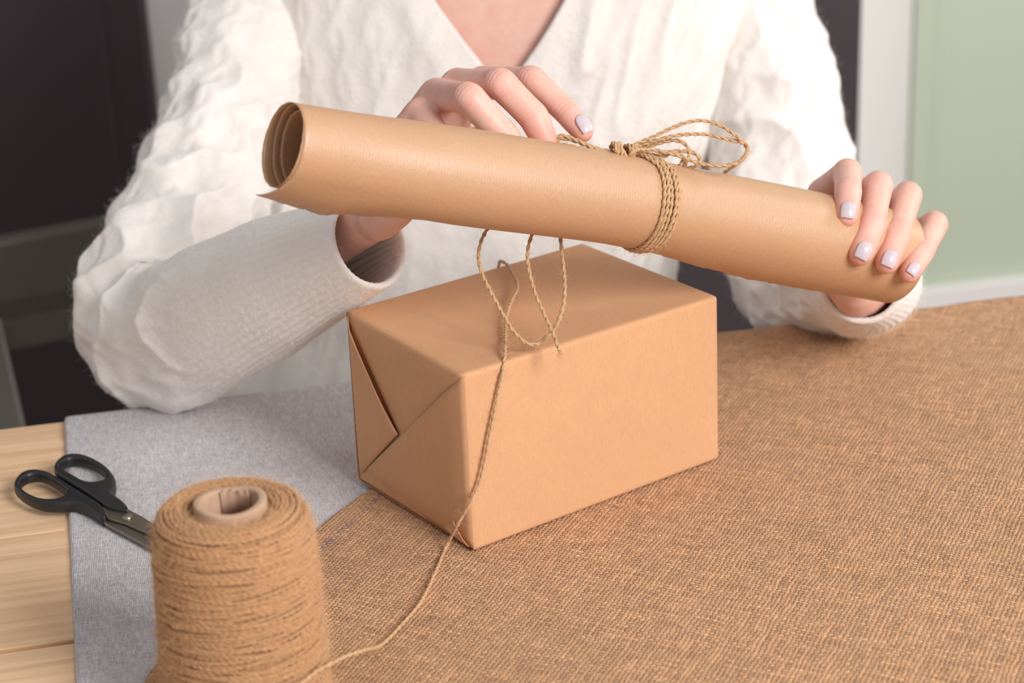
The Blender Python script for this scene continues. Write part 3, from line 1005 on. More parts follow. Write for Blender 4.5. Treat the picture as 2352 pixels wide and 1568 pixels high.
sx = nrm(np.cross(np.array([0, 1.0, 0]), SAX)); sy = np.cross(SAX, sx)
hs = np.concatenate([np.linspace(0, 0.086, 26), np.linspace(0.0875, 0.0945, 9)])
pr = [(prof(h) - 0.0010, h) for h in hs] + [(0.026, 0.0955), (0.022, 0.0955), (0.018, 0.0945), (0.0155, 0.093)]
pr = [(0.001, 0.0)] + pr
th = np.linspace(0, 2 * math.pi, 96, endpoint=False)
V = np.array([[SB + SAX * h + (sx * math.cos(a) + sy * math.sin(a)) * r * (1 + 0.006 * math.sin(3 * a + h * 40)) for a in th] for r, h in pr])
mesh_obj('winding_body', V.reshape(-1, 3), grid_faces(96, len(pr), True), M['jute_body'], spool)
cp = [(0.0158, 0.0), (0.0158, 0.050), (0.0158, 0.0985), (0.0156, 0.0992), (0.0150, 0.0995), (0.0128, 0.0995), (0.0122, 0.0992), (0.0120, 0.0985), (0.0120, 0.05), (0.0120, 0.0)]
V = np.array([[SB + SAX * (h + 0.0007 * math.sin(2 * a + 1) * (h > 0.09)) + (sx * math.cos(a) + sy * math.sin(a)) * r * (1 + 0.012 * math.sin(2 * a) + 0.008 * math.sin(5 * a + h * 30)) for a in th] for r, h in cp])
mesh_obj('cardboard_tube', V.reshape(-1, 3), grid_faces(96, len(cp), True), M['core'], spool)
# a torn lip of paper lining at the back of the tube mouth
tq = np.linspace(0.9, 2.1, 14)
V = []
for i, a in enumerate(tq):
    for h, rr_ in ((0.086, 0.0117), (0.095, 0.0114), (0.0992 + 0.0008 * math.sin(i * 1.9), 0.0106 - 0.0010 * (i in (4, 5, 9)))):
        V.append(SB + SAX * h + (sx * math.cos(a) + sy * math.sin(a)) * rr_)
o = mesh_obj('torn_lining', np.array(V), grid_faces(3, 14), M['core'], spool)
o.modifiers.new('thickness', 'SOLIDIFY').thickness = 0.0003
# winding in crossing traverses
SR = 0.00098


def spool_turns(name, passes, turns, off, seed):
    bag = Bag(); cs = []
    for p in range(passes):
        up = p % 2 == 0
        n = int(turns * 40)
        q = np.linspace(0, 1, n)
        a = q * turns * 2 * math.pi + p * 2 * math.pi * 0.381 + seed
        h = (q if up else 1 - q) * 0.0915 + 0.001
        h = h + (0.003 + 0.0045 * ((p * 7) % 5) / 4) * np.sin(a * 1.0 + p * 1.3) * np.sin(np.pi * q) + 0.0034 * vnoise(np.stack([a * 0.35, q * 0 + p * 3.3, q * 0 + seed], -1), 51)
        h = np.clip(h, 0.0008, 0.0935)
        lay = off + 0.00045 * vnoise(np.stack([a * 0.3, h * 60, q * 0 + p * 2.7 + seed], -1), 52) + 0.00018 * (p % 4)
        r = prof(h) + lay
        C = SB + SAX * h[:, None] + (np.cos(a)[:, None] * sx + np.sin(a)[:, None] * sy) * r[:, None]
        cs.append(twine_into(bag, C, SR, pitch=0.0068, step=0.0012, seg=4, seed=seed * 10 + p))
    V, Fc, uv = bag.get()
    o = mesh_obj(name, V, Fc, M['jute_spool'], spool, uv)
    o['kind'] = 'stuff'
    return cs


cs = spool_turns('wound_twine', 15, 8.3, -0.0006, 1)
# turns lying on the shoulder and top of the winding
bag = Bag(); ct = []
for k in range(9):
    a = np.linspace(0, 2 * math.pi * 1.3, 60) + k * 1.9
    rr_ = 0.0185 + k * 0.00145 + 0.0012 * np.sin(a * 0.8 + k) + np.linspace(0, 0.0012, 60)
    h = np.interp(rr_, [0.016, 0.019, 0.022, 0.027, 0.030, 0.0325], [0.0935, 0.0953, 0.0960, 0.0960, 0.0950, 0.0925]) + 0.0004 * np.sin(a * 3 + k)
    C = SB + SAX * h[:, None] + (np.cos(a)[:, None] * sx + np.sin(a)[:, None] * sy) * rr_[:, None]
    ct.append(twine_into(bag, C, SR, pitch=0.0068, step=0.00105, seg=5, seed=90 + k))
V, Fc, uv = bag.get()
mesh_obj('top_turns', V, Fc, M['jute_spool'], spool, uv)['kind'] = 'stuff'
# the loose strand that runs from the spool up over the box
sp_pts = []
for a in np.linspace(-2.6, -0.55, 14):
    h = 0.0165 + 0.0075 * (a + 2.6) / 2.05
    sp_pts.append(SB + SAX * h + (sx * math.cos(a) + sy * math.sin(a)) * (prof(h) + 0.0014))
fo = tri_map(np.array([0.5, 0.0, 0.5])); fn = nrm(np.cross(bots[2] - bots[1], tops[1] - bots[1]))
if fn[1] > 0: fn = -fn
fr = lambda px, py, o=0.0034: on_plane(px, py, fo + fn * o, fn)
strand = sp_pts + [at(790, 1509, 0.867), at(835, 1494, 0.880), onz(880, 1478, 0.0075), onz(925, 1432, 0.0072), onz(965, 1385, 0.0072), onz(1000, 1315, 0.0072), onz(1028, 1250, 0.0085), at(1052, 1202, 0.994), fr(1082, 1152, 0.004),
                   fr(1099, 1115), fr(1112, 1068), fr(1125, 1000), fr(1142, 915, 0.003), fr(1154, 858, 0.0022)]
strand += [onz(1160, 812, 0.1022), onz(1162, 770, 0.1022), onz(1164, 728, 0.1024), onz(1176, 690, 0.103), onz(1189, 662, 0.103), onz(1180, 632, 0.102), onz(1163, 606, 0.1025), onz(1152, 600, 0.103)]
e_ = strand[-1]
strand += [e_ + np.array([-0.001, 0.003, -0.001]), e_ + np.array([-0.002, 0.005, -0.006]), e_ + np.array([-0.003, 0.006, -0.02])]
bag = Bag()
rs = twine_into(bag, strand, 0.0010, seed=71)
V, Fc, uv = bag.get()
mesh_obj('loose_strand', V, Fc, M['jute'], spool, uv)
fuzz_along('strand_fuzz', [rs], 1500, 0.0040, spool, 0.00005)
# fuzz of the spool
k = 7500
a = RNG.uniform(0, 6.283, k); h = RNG.uniform(0.0, 0.094, k)
d = np.cos(a)[:, None] * sx + np.sin(a)[:, None] * sy
roots = SB + SAX * h[:, None] + d * (prof(h) + 0.0004)[:, None]
dirs = d * RNG.uniform(0.1, 0.8, k)[:, None] + np.cross(SAX, d) * RNG.normal(0, 1, k)[:, None] + SAX * RNG.normal(0, 0.5, k)[:, None]
k2 = 2200
a2 = RNG.uniform(0, 6.283, k2); r2_ = RNG.uniform(0.016, 0.033, k2)
d2 = np.cos(a2)[:, None] * sx + np.sin(a2)[:, None] * sy
h2 = np.interp(r2_, [0.016, 0.019, 0.022, 0.027, 0.030, 0.0335], [0.094, 0.0963, 0.0970, 0.0970, 0.0955, 0.0915])
roots = np.vstack([roots, SB + SAX * h2[:, None] + d2 * r2_[:, None]])
dirs = np.vstack([dirs, np.cross(SAX, d2) * RNG.normal(0, 1, k2)[:, None] + SAX * RNG.uniform(0.05, 0.5, k2)[:, None] + d2 * RNG.normal(0, 0.4, k2)[:, None]])
fibres('spool_fuzz', roots, dirs, 0.0044, 0.00005, M['jute_fibre'], spool, 5, 0.7)

# ------------------------------------------------------------------ the scissors
LH = 0.0030                                      # on the linen
scissors = empty('scissors', tuple(onz(255, 1185, LH)))
tag(scissors, 'scissors with black plastic handles lying on the linen behind the twine spool', 'scissors')


def s1(pts, z):
    return [onz(p[0] / 5.226, 1000 + p[1] / 5.226, z) for p in pts]


def closed(P, n):
    P = np.asarray(P)
    k = len(P)
    Q = np.vstack([P[-3:], P, P[:3]])
    D = catmull(Q, n * 2)
    d0 = np.argmin(np.linalg.norm(D[: n] - P[0], axis=1)); d1 = n + np.argmin(np.linalg.norm(D[n:] - P[0], axis=1))
    return D[d0:d1]


def plate(name, outer, hole, z0, z1, bev, mat, parent, smooth_n=90):
    """flat piece between heights z0 and z1 above the table, rounded edges"""
    cu = bpy.data.curves.new(name, 'CURVE'); cu.dimensions = '2D'; cu.fill_mode = 'BOTH'
    for P in (outer, hole):
        if P is None: continue
        Q = closed(P, smooth_n) if smooth_n else np.asarray(P)
        s = cu.splines.new('POLY'); s.points.add(len(Q) - 1)
        for pt, q in zip(s.points, Q): pt.co = (q[0], q[1], 0, 1)
        s.use_cyclic_u = True
    cu.extrude = (z1 - z0) / 2 - bev
    cu.bevel_depth = bev; cu.bevel_resolution = 3
    cu.offset = -bev
    tmp = bpy.data.objects.new(name, cu); COL.objects.link(tmp)
    dg = bpy.context.evaluated_depsgraph_get()
    me = bpy.data.meshes.new_from_object(tmp.evaluated_get(dg))
    bpy.data.objects.remove(tmp)
    me.name = name
    me.transform(Matrix.Translation((0, 0, TZ + (z0 + z1) / 2)))
    me.materials.clear(); me.materials.append(mat)
    o = bpy.data.objects.new(name, me); COL.objects.link(o)
    o.parent = parent; o.matrix_parent_inverse = parent.matrix_basis.inverted()
    return o


ZT = LH + 0.0070
hA = [(163, 575), (190, 495), (255, 430), (350, 397), (450, 393), (560, 415), (660, 465), (760, 525), (850, 585), (960, 650), (1080, 725), (1205, 805), (1250, 880), (1262, 960), (1225, 962), (1100, 885), (980, 822), (880, 792), (760, 800), (640, 802), (520, 795), (420, 768), (320, 722), (230, 662)]
oA = [(236, 580), (262, 505), (330, 458), (430, 440), (530, 462), (640, 520), (740, 590), (800, 642), (765, 705), (690, 735), (600, 745), (480, 733), (380, 698), (290, 642)]
hB = [(643, 370), (680, 285), (770, 222), (880, 202), (1000, 215), (1120, 260), (1240, 330), (1335, 420), (1383, 510), (1378, 590), (1342, 662), (1400, 715), (1480, 775), (1530, 835), (1535, 880), (1430, 868), (1330, 848), (1255, 815), (1180, 760), (1080, 690), (960, 610), (850, 545), (760, 490), (680, 440)]
oB = [(715, 365), (745, 300), (840, 255), (950, 255), (1080, 295), (1200, 365), (1265, 440), (1255, 500), (1190, 530), (1090, 540), (980, 512), (870, 452), (770, 395)]
h1 = plate('handle', s1(hA, ZT), s1(oA, ZT), LH, ZT, 0.0019, M['black_plastic'], scissors)
h2_ = plate('handle', s1(hB, ZT + 0.001), s1(oB, ZT + 0.001), LH + 0.001, ZT + 0.001, 0.0019, M['black_plastic'], scissors)
zb = LH + 0.0054
blade_t = [(1000, 700), (1225, 845), (1330, 850), (1560, 893), (1700, 965), (1960, 1125), (2260, 1312), (2500, 1475), (2440, 1478), (1960, 1268), (1800, 1180), (1500, 1045), (1290, 985), (1240, 930)]
plate('blade', s1(blade_t, zb), None, zb - 0.0016, zb, 0.0003, M['steel'], scissors, 0)
zb2 = LH + 0.0034
blade_b = [(1100, 900), (1300, 960), (1600, 1100), (1960, 1290), (2300, 1470), (2560, 1640), (2460, 1640), (1960, 1425), (1700, 1285), (1450, 1150), (1262, 1050)]
plate('blade', s1(blade_b, zb2), None, zb2 - 0.0016, zb2, 0.0003, M['steel'], scissors, 0)
sc0 = s1([(1528, 985)], zb)[0]
th = np.linspace(0, 2 * math.pi, 28, endpoint=False)
V = np.array([[sc0 + np.array([math.cos(a) * r, math.sin(a) * r, hh]) for a in th] for r, hh in ((0.0030, -0.004), (0.0030, 0.0003), (0.0028, 0.0009), (0.0022, 0.0015), (0.0012, 0.0018), (0.0001, 0.0019))])
mesh_obj('rivet', V.reshape(-1, 3), grid_faces(28, 6, True), M['steel'], scissors)
pn0 = s1([(822, 545)], ZT - 0.003)[0]
V = np.array([[pn0 + EZ * hh + (RT * math.cos(a) + FW * math.sin(a)) * r for a in th] for r, hh in ((0.0024, -0.004), (0.0024, 0.002), (0.0016, 0.0032), (0.0001, 0.0035))])
mesh_obj('stop_pin', V.reshape(-1, 3), grid_faces(28, 4, True), M['black_plastic'], scissors)

# ------------------------------------------------------------------ the chair
chair = empty('wooden_chair', (-0.1, 1.62, 0))
tag(chair, 'dark grey-green wooden chair behind the seated person', 'chair')
r0, r1_ = at(-120, 676, 1.66), at(760, 520, 1.80)
rt0 = at(-120, 569, 1.66)
rh = (rt0 - r0)[2] * 1.02
bd = nrm((r1_ - r0) * np.array([1, 1, 0]))
bn = np.array([-bd[1], bd[0], 0])
ln = 0.44
mid0 = r0.copy()
base_rail = mid0 - EZ * rh
slab('top_rail', base_rail, bd * ln + EZ * 0.004, bn * 0.022, EZ * rh * 2.0, M['chair'], chair, 0.004)
seat_z = 0.45
for k, sxx in enumerate((0.0, ln - 0.035)):
    top = base_rail + bd * sxx + EZ * rh * 1.9 + bn * 0.004
    bot = np.array([*(base_rail + bd * (sxx + (0.035 if k == 0 else -0.035)) + bn * 0.04)[:2], 0.0])
    if k == 0:                                   # the post seen under the rail at the left edge
        pA, pB = at(-30, 790, 1.675), at(14, 985, 1.655)
        dv = (pB - pA); dv = dv / abs(dv[2])
        top = pA - dv * 0.16; bot = pA + dv * pA[2]
    ax = bd * 0.034
    o = slab('back_post', bot - ax * 0.5, ax, bn * 0.03, top - bot, M['chair'], chair, 0.004)
sc_ = base_rail + bd * 0.02 - bn * 0.40; sc_[2] = seat_z - 0.02
slab('seat', sc_, bd * (ln - 0.04), bn * 0.41, EZ * 0.022, M['chair'], chair, 0.006)
for sxx in (0.03, ln - 0.07):
    p = base_rail + bd * sxx - bn * 0.37; p[2] = 0
    slab('leg', p, bd * 0.034, bn * 0.034, EZ * (seat_z - 0.02), M['chair'], chair, 0.003)
p = base_rail + bd * 0.03; p[2] = 0.60
slab('cross_rail', p, bd * (ln - 0.06), bn * 0.018, EZ * 0.05, M['chair'], chair, 0.003)

# ------------------------------------------------------------------ the person: one continuous body
raw = Bag()
joints, tips, creases = [], [], []


def limb(pts, n=26, seg=16, squash=1.0, ref=None):
    """pts rows (px,py,depth,radius px)"""
    Q = np.array([[*at(p[0], p[1], p[2]), p[3] * p[2] / F] for p in pts])
    C = catmull(Q, n)
    V, Fc = tube(C[:, :3], np.maximum(C[:, 3], 0.001), seg, ref=ref, squash=squash)
    raw.add(V, Fc)
    return C


def wlimb(pts, n=26, seg=20, squash=1.0, ref=None):
    C = catmull(np.array(pts, float), n)
    V, Fc = tube(C[:, :3], C[:, 3], seg, ref=ref, squash=squash)
    raw.add(V, Fc)


def finger(mcp, pip, dip, tip, rads, flat=0.94):
    """bent finger with slightly thicker joints and a soft pad; rows (px,py,depth)"""
    a, b, c, d = [np.array(at(*q)) for q in (mcp, pip, dip, tip)]
    px = lambda q, r: r * q[2] / F
    r0, r1, r2, r3 = px(mcp, rads[0]), px(pip, rads[1]), px(dip, rads[2]), px(tip, rads[3])
    L = lambda p, q, t_: p * (1 - t_) + q * t_
    rows = [(*a, r0), (*L(a, b, 0.45), (r0 + r1) / 2 * 0.97), (*L(a, b, 0.86), r1 * 1.0), (*b, r1 * 1.015), (*L(b, c, 0.16), r1 * 1.0), (*L(b, c, 0.5), (r1 + r2) / 2 * 0.985),
            (*L(b, c, 0.85), r2 * 1.01), (*c, r2 * 1.03), (*L(c, d, 0.4), r2 * 0.97), (*L(c, d, 0.8), r3 * 1.02), (*d, r3 * 0.97)]
    C = catmull(np.array(rows), 64)
    V, Fc = tube(C[:, :3], C[:, 3], 22, squash=1.0)
    raw.add(V, Fc)
    joints.append((b, r1)); joints.append((c, r2)); tips.append((d, r3)); joints.append((a, r0))
    creases.append((b, nrm(c - a), r1)); creases.append((c, nrm(d - b), r2))
    return a, b, c, d


# --- the person's right hand (behind the roll, picking at the bow)
RH = {}
RH['index'] = finger((1108, 188, 1.048), (1222, 184, 1.016), (1299, 254, 1.009), (1338, 302, 1.003), (37, 33.5, 30.5, 27))
RH['middle'] = finger((1052, 196, 1.035), (1150, 192, 1.000), (1225, 268, 0.999), (1251, 322, 1.000), (40, 37, 35.2, 31))
RH['ring'] = finger((1003, 219, 1.028), (1078, 225, 0.988), (1159, 315, 0.992), (1194, 378, 0.998), (40, 36.8, 35.5, 31))
RH['little'] = finger((966, 262, 1.022), (1020, 335, 0.996), (1075, 395, 0.998), (1105, 440, 1.002), (38, 32, 29, 26))
for mc, rr in (((1108, 188, 1.048), 38), ((1052, 196, 1.035), 42), ((1003, 219, 1.028), 42), ((966, 262, 1.022), 40)):
    w = (852 + (mc[0] - 968) * 0.35, 470 + (mc[1] - 230) * 0.25, 1.056)
    limb([(w[0], w[1], w[2], 56), ((w[0] + mc[0]) / 2 - 8, (w[1] + mc[1]) / 2 - 4, (w[2] + mc[2]) / 2, 50), mc + (rr,)])
limb([(880, 470, 1.052, 60), (930, 380, 1.042, 62), (990, 300, 1.036, 56), (1040, 250, 1.038, 45)])
limb([(868, 500, 1.05, 55), (915, 462, 1.03, 52), (945, 400, 1.022, 50), (962, 320, 1.02, 44)])
limb([(900, 440, 1.07, 50), (990, 360, 1.075, 50), (1080, 330, 1.06, 40), (1150, 345, 1.035, 34), (1195, 362, 1.02, 27)])    # thumb
limb([(835, 495, 1.062, 74), (790, 520, 1.08, 76), (700, 575, 1.10, 86), (560, 680, 1.15, 105), (400, 745, 1.20, 115)], squash=0.9)
# --- the person's left hand (gripping the right end of the roll)
LHn = {}
LHn['index'] = finger((1890, 446, 1.124), (1947, 396, 1.090), (1948, 441, 1.065), (1944, 495, 1.0555), (38, 33.5, 31.5, 29))
LHn['middle'] = finger((1953, 470, 1.136), (2018, 424, 1.097), (2002, 518, 1.0625), (1977, 582, 1.0550), (37, 33.4, 31.4, 30))
LHn['ring'] = finger((2030, 500, 1.142), (2086, 447, 1.112), (2060, 540, 1.072), (2037, 603, 1.0625), (36, 32.6, 30.4, 28.5))
LHn['little'] = finger((2088, 545, 1.142), (2147, 514, 1.120), (2119, 578, 1.083), (2089, 627, 1.0705), (34, 31, 27.5, 25))
for mc, rr in (((1890, 446, 1.124), 38), ((1953, 470, 1.136), 40), ((2024, 498, 1.142), 40), ((2088, 545, 1.142), 36)):
    w = (1972 + (mc[0] - 1990) * 0.33, 636 + (mc[1] - 500) * 0.2, 1.158)
    limb([(w[0], w[1], w[2], 54), ((w[0] + mc[0]) / 2 + 4, (w[1] + mc[1]) / 2 + 6, (w[2] + mc[2]) / 2 + 0.004, 47), mc + (rr,)])
limb([(1968, 648, 1.15, 60), (1985, 600, 1.146, 60), (2000, 540, 1.142, 50)])
limb([(1950, 650, 1.146, 56), (1905, 612, 1.138, 44), (1872, 585, 1.128, 33), (1838, 560, 1.114, 30), (1805, 545, 1.106, 25)])   # thumb
limb([(1975, 652, 1.150, 78), (1980, 655, 1.19, 84), (1945, 655, 1.26, 82), (1850, 690, 1.36, 94)], squash=0.9)
# --- arms, trunk, neck, head
TRUNK = [  # z above table, cx, half width, cy, half depth
    (-0.30, -0.03, 0.195, 1.420, 0.125), (-0.16, -0.040, 0.188, 1.400, 0.112), (-0.10, -0.044, 0.178, 1.395, 0.106), (-0.05, -0.034, 0.158, 1.392, 0.100), (0.02, -0.026, 0.152, 1.392, 0.098), (0.05, -0.022, 0.170, 1.394, 0.098), (0.08, -0.012, 0.174, 1.397, 0.099), (0.12, 0.002, 0.166, 1.402, 0.101),
    (0.17, 0.003, 0.174, 1.406, 0.100), (0.22, 0.003, 0.176, 1.410, 0.094), (0.28, 0.003, 0.170, 1.418, 0.084), (0.33, 0.003, 0.146, 1.428, 0.074), (0.37, 0.003, 0.105, 1.436, 0.066), (0.40, 0.003, 0.066, 1.440, 0.060)]
TR_ = np.array(TRUNK)


def trunk_row(z, shrink=0.0):
    v = [np.interp(z, TR_[:, 0], TR_[:, k]) for k in range(1, 5)]
    return v[0], v[1] - shrink, v[2], v[3] - shrink


zz = np.linspace(-0.30, 0.40, 60)
th = np.linspace(0, 2 * math.pi, 64, endpoint=False)
Vt = []
for z in zz:
    cx_, a_, cyy, b_ = trunk_row(z, 0.011)
    ct_, st_ = np.cos(th), np.sin(th)
    Vt.append(np.stack([cx_ + a_ * np.sign(ct_) * np.abs(ct_) ** 0.85, cyy + b_ * np.sign(st_) * np.abs(st_) ** 0.9, np.full(64, TZ + z)], -1))
Vt = np.array(Vt)
raw.add(Vt.reshape(-1, 3), grid_faces(64, 60, True))
for row in (0, 59):
    c_ = Vt[row].mean(0)
    raw.add(np.vstack([Vt[row], np.repeat(c_[None], 64, 0)]), grid_faces(64, 2, True))
wlimb([(0.003, 1.438, TZ + 0.36, 0.058), (0.003, 1.428, TZ + 0.44, 0.052), (0.003, 1.405, TZ + 0.50, 0.055)])
wlimb([(0.003, 1.385, TZ + 0.585, 0.072), (0.003, 1.400, TZ + 0.605, 0.078), (0.003, 1.430, TZ + 0.600, 0.072)])   # skull
wlimb([(0.003, 1.362, TZ + 0.53, 0.050), (0.003, 1.345, TZ + 0.500, 0.036), (0.003, 1.338, TZ + 0.488, 0.026)])      # jaw
wlimb([(0.003, 1.315, TZ + 0.575, 0.007), (0.003, 1.300, TZ + 0.548, 0.011), (0.003, 1.305, TZ + 0.542, 0.010)], seg=12)   # nose
for sg in (-1, 1):
    wlimb([(0.003 + sg * 0.078, 1.405, TZ + 0.585, 0.010), (0.003 + sg * 0.080, 1.405, TZ + 0.560, 0.011), (0.003 + sg * 0.076, 1.402, TZ + 0.540, 0.008)], seg=12)
wlimb([(0.003 - 0.022, 1.318, TZ + 0.517, 0.005), (0.003, 1.310, TZ + 0.518, 0.0065), (0.003 + 0.022, 1.318, TZ + 0.517, 0.005)], seg=12)   # lips
ARM_R = [(760, -150, 1.45, 110), (665, -90, 1.43, 112), (580, 60, 1.40, 110), (500, 300, 1.345, 108), (410, 560, 1.275, 106), (345, 745, 1.222, 112), (420, 745, 1.195, 112)]
ARM_L = [(1590, -170, 1.47, 90), (1690, -100, 1.46, 95), (1752, 100, 1.435, 98), (1800, 400, 1.40, 105), (1838, 640, 1.365, 98), (1850, 690, 1.358, 98)]
limb(ARM_R, 50, 22); limb(ARM_L, 50, 22)

V, Fc, _ = raw.get()
me = bpy.data.meshes.new('person_raw')
me.from_pydata([], [], [])
tmp = mesh_obj('person_raw', V, Fc)
rm = tmp.modifiers.new('remesh', 'REMESH'); rm.mode = 'VOXEL'; rm.voxel_size = 0.0011
sm = tmp.modifiers.new('smooth', 'SMOOTH'); sm.iterations = 10; sm.factor = 0.55
dg = bpy.context.evaluated_depsgraph_get()
me = bpy.data.meshes.new_from_object(tmp.evaluated_get(dg))
bpy.data.objects.remove(tmp)
me.name = 'person'
# keep the hands and the neckline fine, thin out the skin under the clothes
nv = len(me.vertices)
co = np.empty(nv * 3, dtype=np.float32); me.vertices.foreach_get('co', co); co = co.reshape(-1, 3).astype(float)
lt_ = np.empty(len(me.polygons), dtype=np.int32); me.polygons.foreach_get('loop_total', lt_)
lv_ = np.empty(len(me.loops), dtype=np.int32); me.loops.foreach_get('vertex_index', lv_)
fine = (np.linalg.norm(co - at(1100, 280, 1.0), axis=1) < 0.118) | (np.linalg.norm(co - at(2020, 540, 1.1), axis=1) < 0.10)
fine |= (np.abs(co[:, 0] - 0.003) < 0.115) & (co[:, 1] < 1.42) & (co[:, 2] > TZ + 0.12) & (co[:, 2] < TZ + 0.42)
key = np.floor(co / 0.0045).astype(np.int64)
kid = (key[:, 0] + 4000) * 10 ** 9 + (key[:, 1] + 4000) * 10 ** 5 + (key[:, 2] + 4000)
kid = np.where(fine, -1 - np.arange(nv), kid)
_, inv, cnt = np.unique(kid, return_inverse=True, return_counts=True)
inv = inv.ravel()
nc = np.stack([np.bincount(inv, co[:, k]) / cnt for k in range(3)], 1)
assert (lt_ == 4).all()
q4 = inv[lv_.reshape(-1, 4)]
tri3 = []
for a_, b_, c_ in ((0, 1, 2), (0, 2, 3)):
    tri3.append(q4[:, [a_, b_, c_]])
fineq = fine[lv_.reshape(-1, 4)].all(axis=1)
quads = q4[fineq]
tri3 = np.vstack([t_[~fineq] for t_ in tri3])
tri3 = tri3[(tri3[:, 0] != tri3[:, 1]) & (tri3[:, 1] != tri3[:, 2]) & (tri3[:, 0] != tri3[:, 2])]
_, ui = np.unique(np.sort(tri3, axis=1), axis=0, return_index=True)
tri3 = tri3[ui]
bpy.data.meshes.remove(me)
me = bpy.data.meshes.new('person')
me.vertices.add(len(nc)); me.vertices.foreach_set('co', nc.astype(np.float32).ravel())
li_ = np.concatenate([quads.ravel(), tri3.ravel()]).astype(np.int32)
me.loops.add(len(li_)); me.loops.foreach_set('vertex_index', li_)
me.polygons.add(len(quads) + len(tri3))
tot_ = np.concatenate([np.full(len(quads), 4), np.full(len(tri3), 3)]).astype(np.int32)
me.polygons.foreach_set('loop_start', (np.cumsum(tot_) - tot_).astype(np.int32)); me.polygons.foreach_set('loop_total', tot_)
me.update(calc_edges=True); me.validate()
me.materials.clear(); me.materials.append(M['skin'])
me.polygons.foreach_set('use_smooth', np.ones(len(me.polygons), dtype=bool))
nv = len(me.vertices)
co = np.empty(nv * 3, dtype=np.float32); me.vertices.foreach_get('co', co); co = co.reshape(-1, 3).astype(float)
nn = np.empty(nv * 3, dtype=np.float32); me.vertices.foreach_get('normal', nn); nn = nn.reshape(-1, 3)
flush = np.zeros(nv); crease = np.zeros(nv)
hand = np.linalg.norm(co - at(1100, 280, 1.0), axis=1) < 0.13
hand |= np.linalg.norm(co - at(2020, 540, 1.1), axis=1) < 0.12
hi_ = np.where(hand)[0]
for q, r in joints:
    d = np.linalg.norm(co[hi_] - q, axis=1)
    flush[hi_] = np.maximum(flush[hi_], 0.55 * np.exp(-(d / (r * 1.15)) ** 2))
for q, r in tips:
    d = np.linalg.norm(co[hi_] - q, axis=1)
    flush[hi_] = np.maximum(flush[hi_], 0.95 * np.exp(-(d / (r * 1.5)) ** 2))
for q, ax, r in creases:
    dv = co[hi_] - q
    s = dv @ ax; d = np.linalg.norm(dv - s[:, None] * ax, axis=1)
    for off in (-0.0022, 0.0, 0.0021):
        crease[hi_] = np.maximum(crease[hi_], (0.6 if off else 0.9) * np.exp(-((s - off + 0.0005 * np.sin(d * 900)) / 0.00055) ** 2) * np.exp(-(d / (r * 1.6)) ** 4))
for nm_, arr in (('flush', flush), ('crease', crease)):
    a_ = me.attributes.new(nm_, 'FLOAT', 'POINT'); a_.data.foreach_set('value', arr.astype(np.float32))
person = bpy.data.objects.new('person', me); COL.objects.link(person)
tag(person, 'person in a cream cable-knit sweater holding the paper roll at the table', 'person')

# nails follow the finger under them
bm = bmesh.new()
sel = set(hi_.tolist())
polys = [p.vertices[:] for p in me.polygons if p.vertices[0] in sel]
bvh = BVHTree.FromPolygons([tuple(c) for c in co.tolist()], polys)
bm.free()


toC = -FW


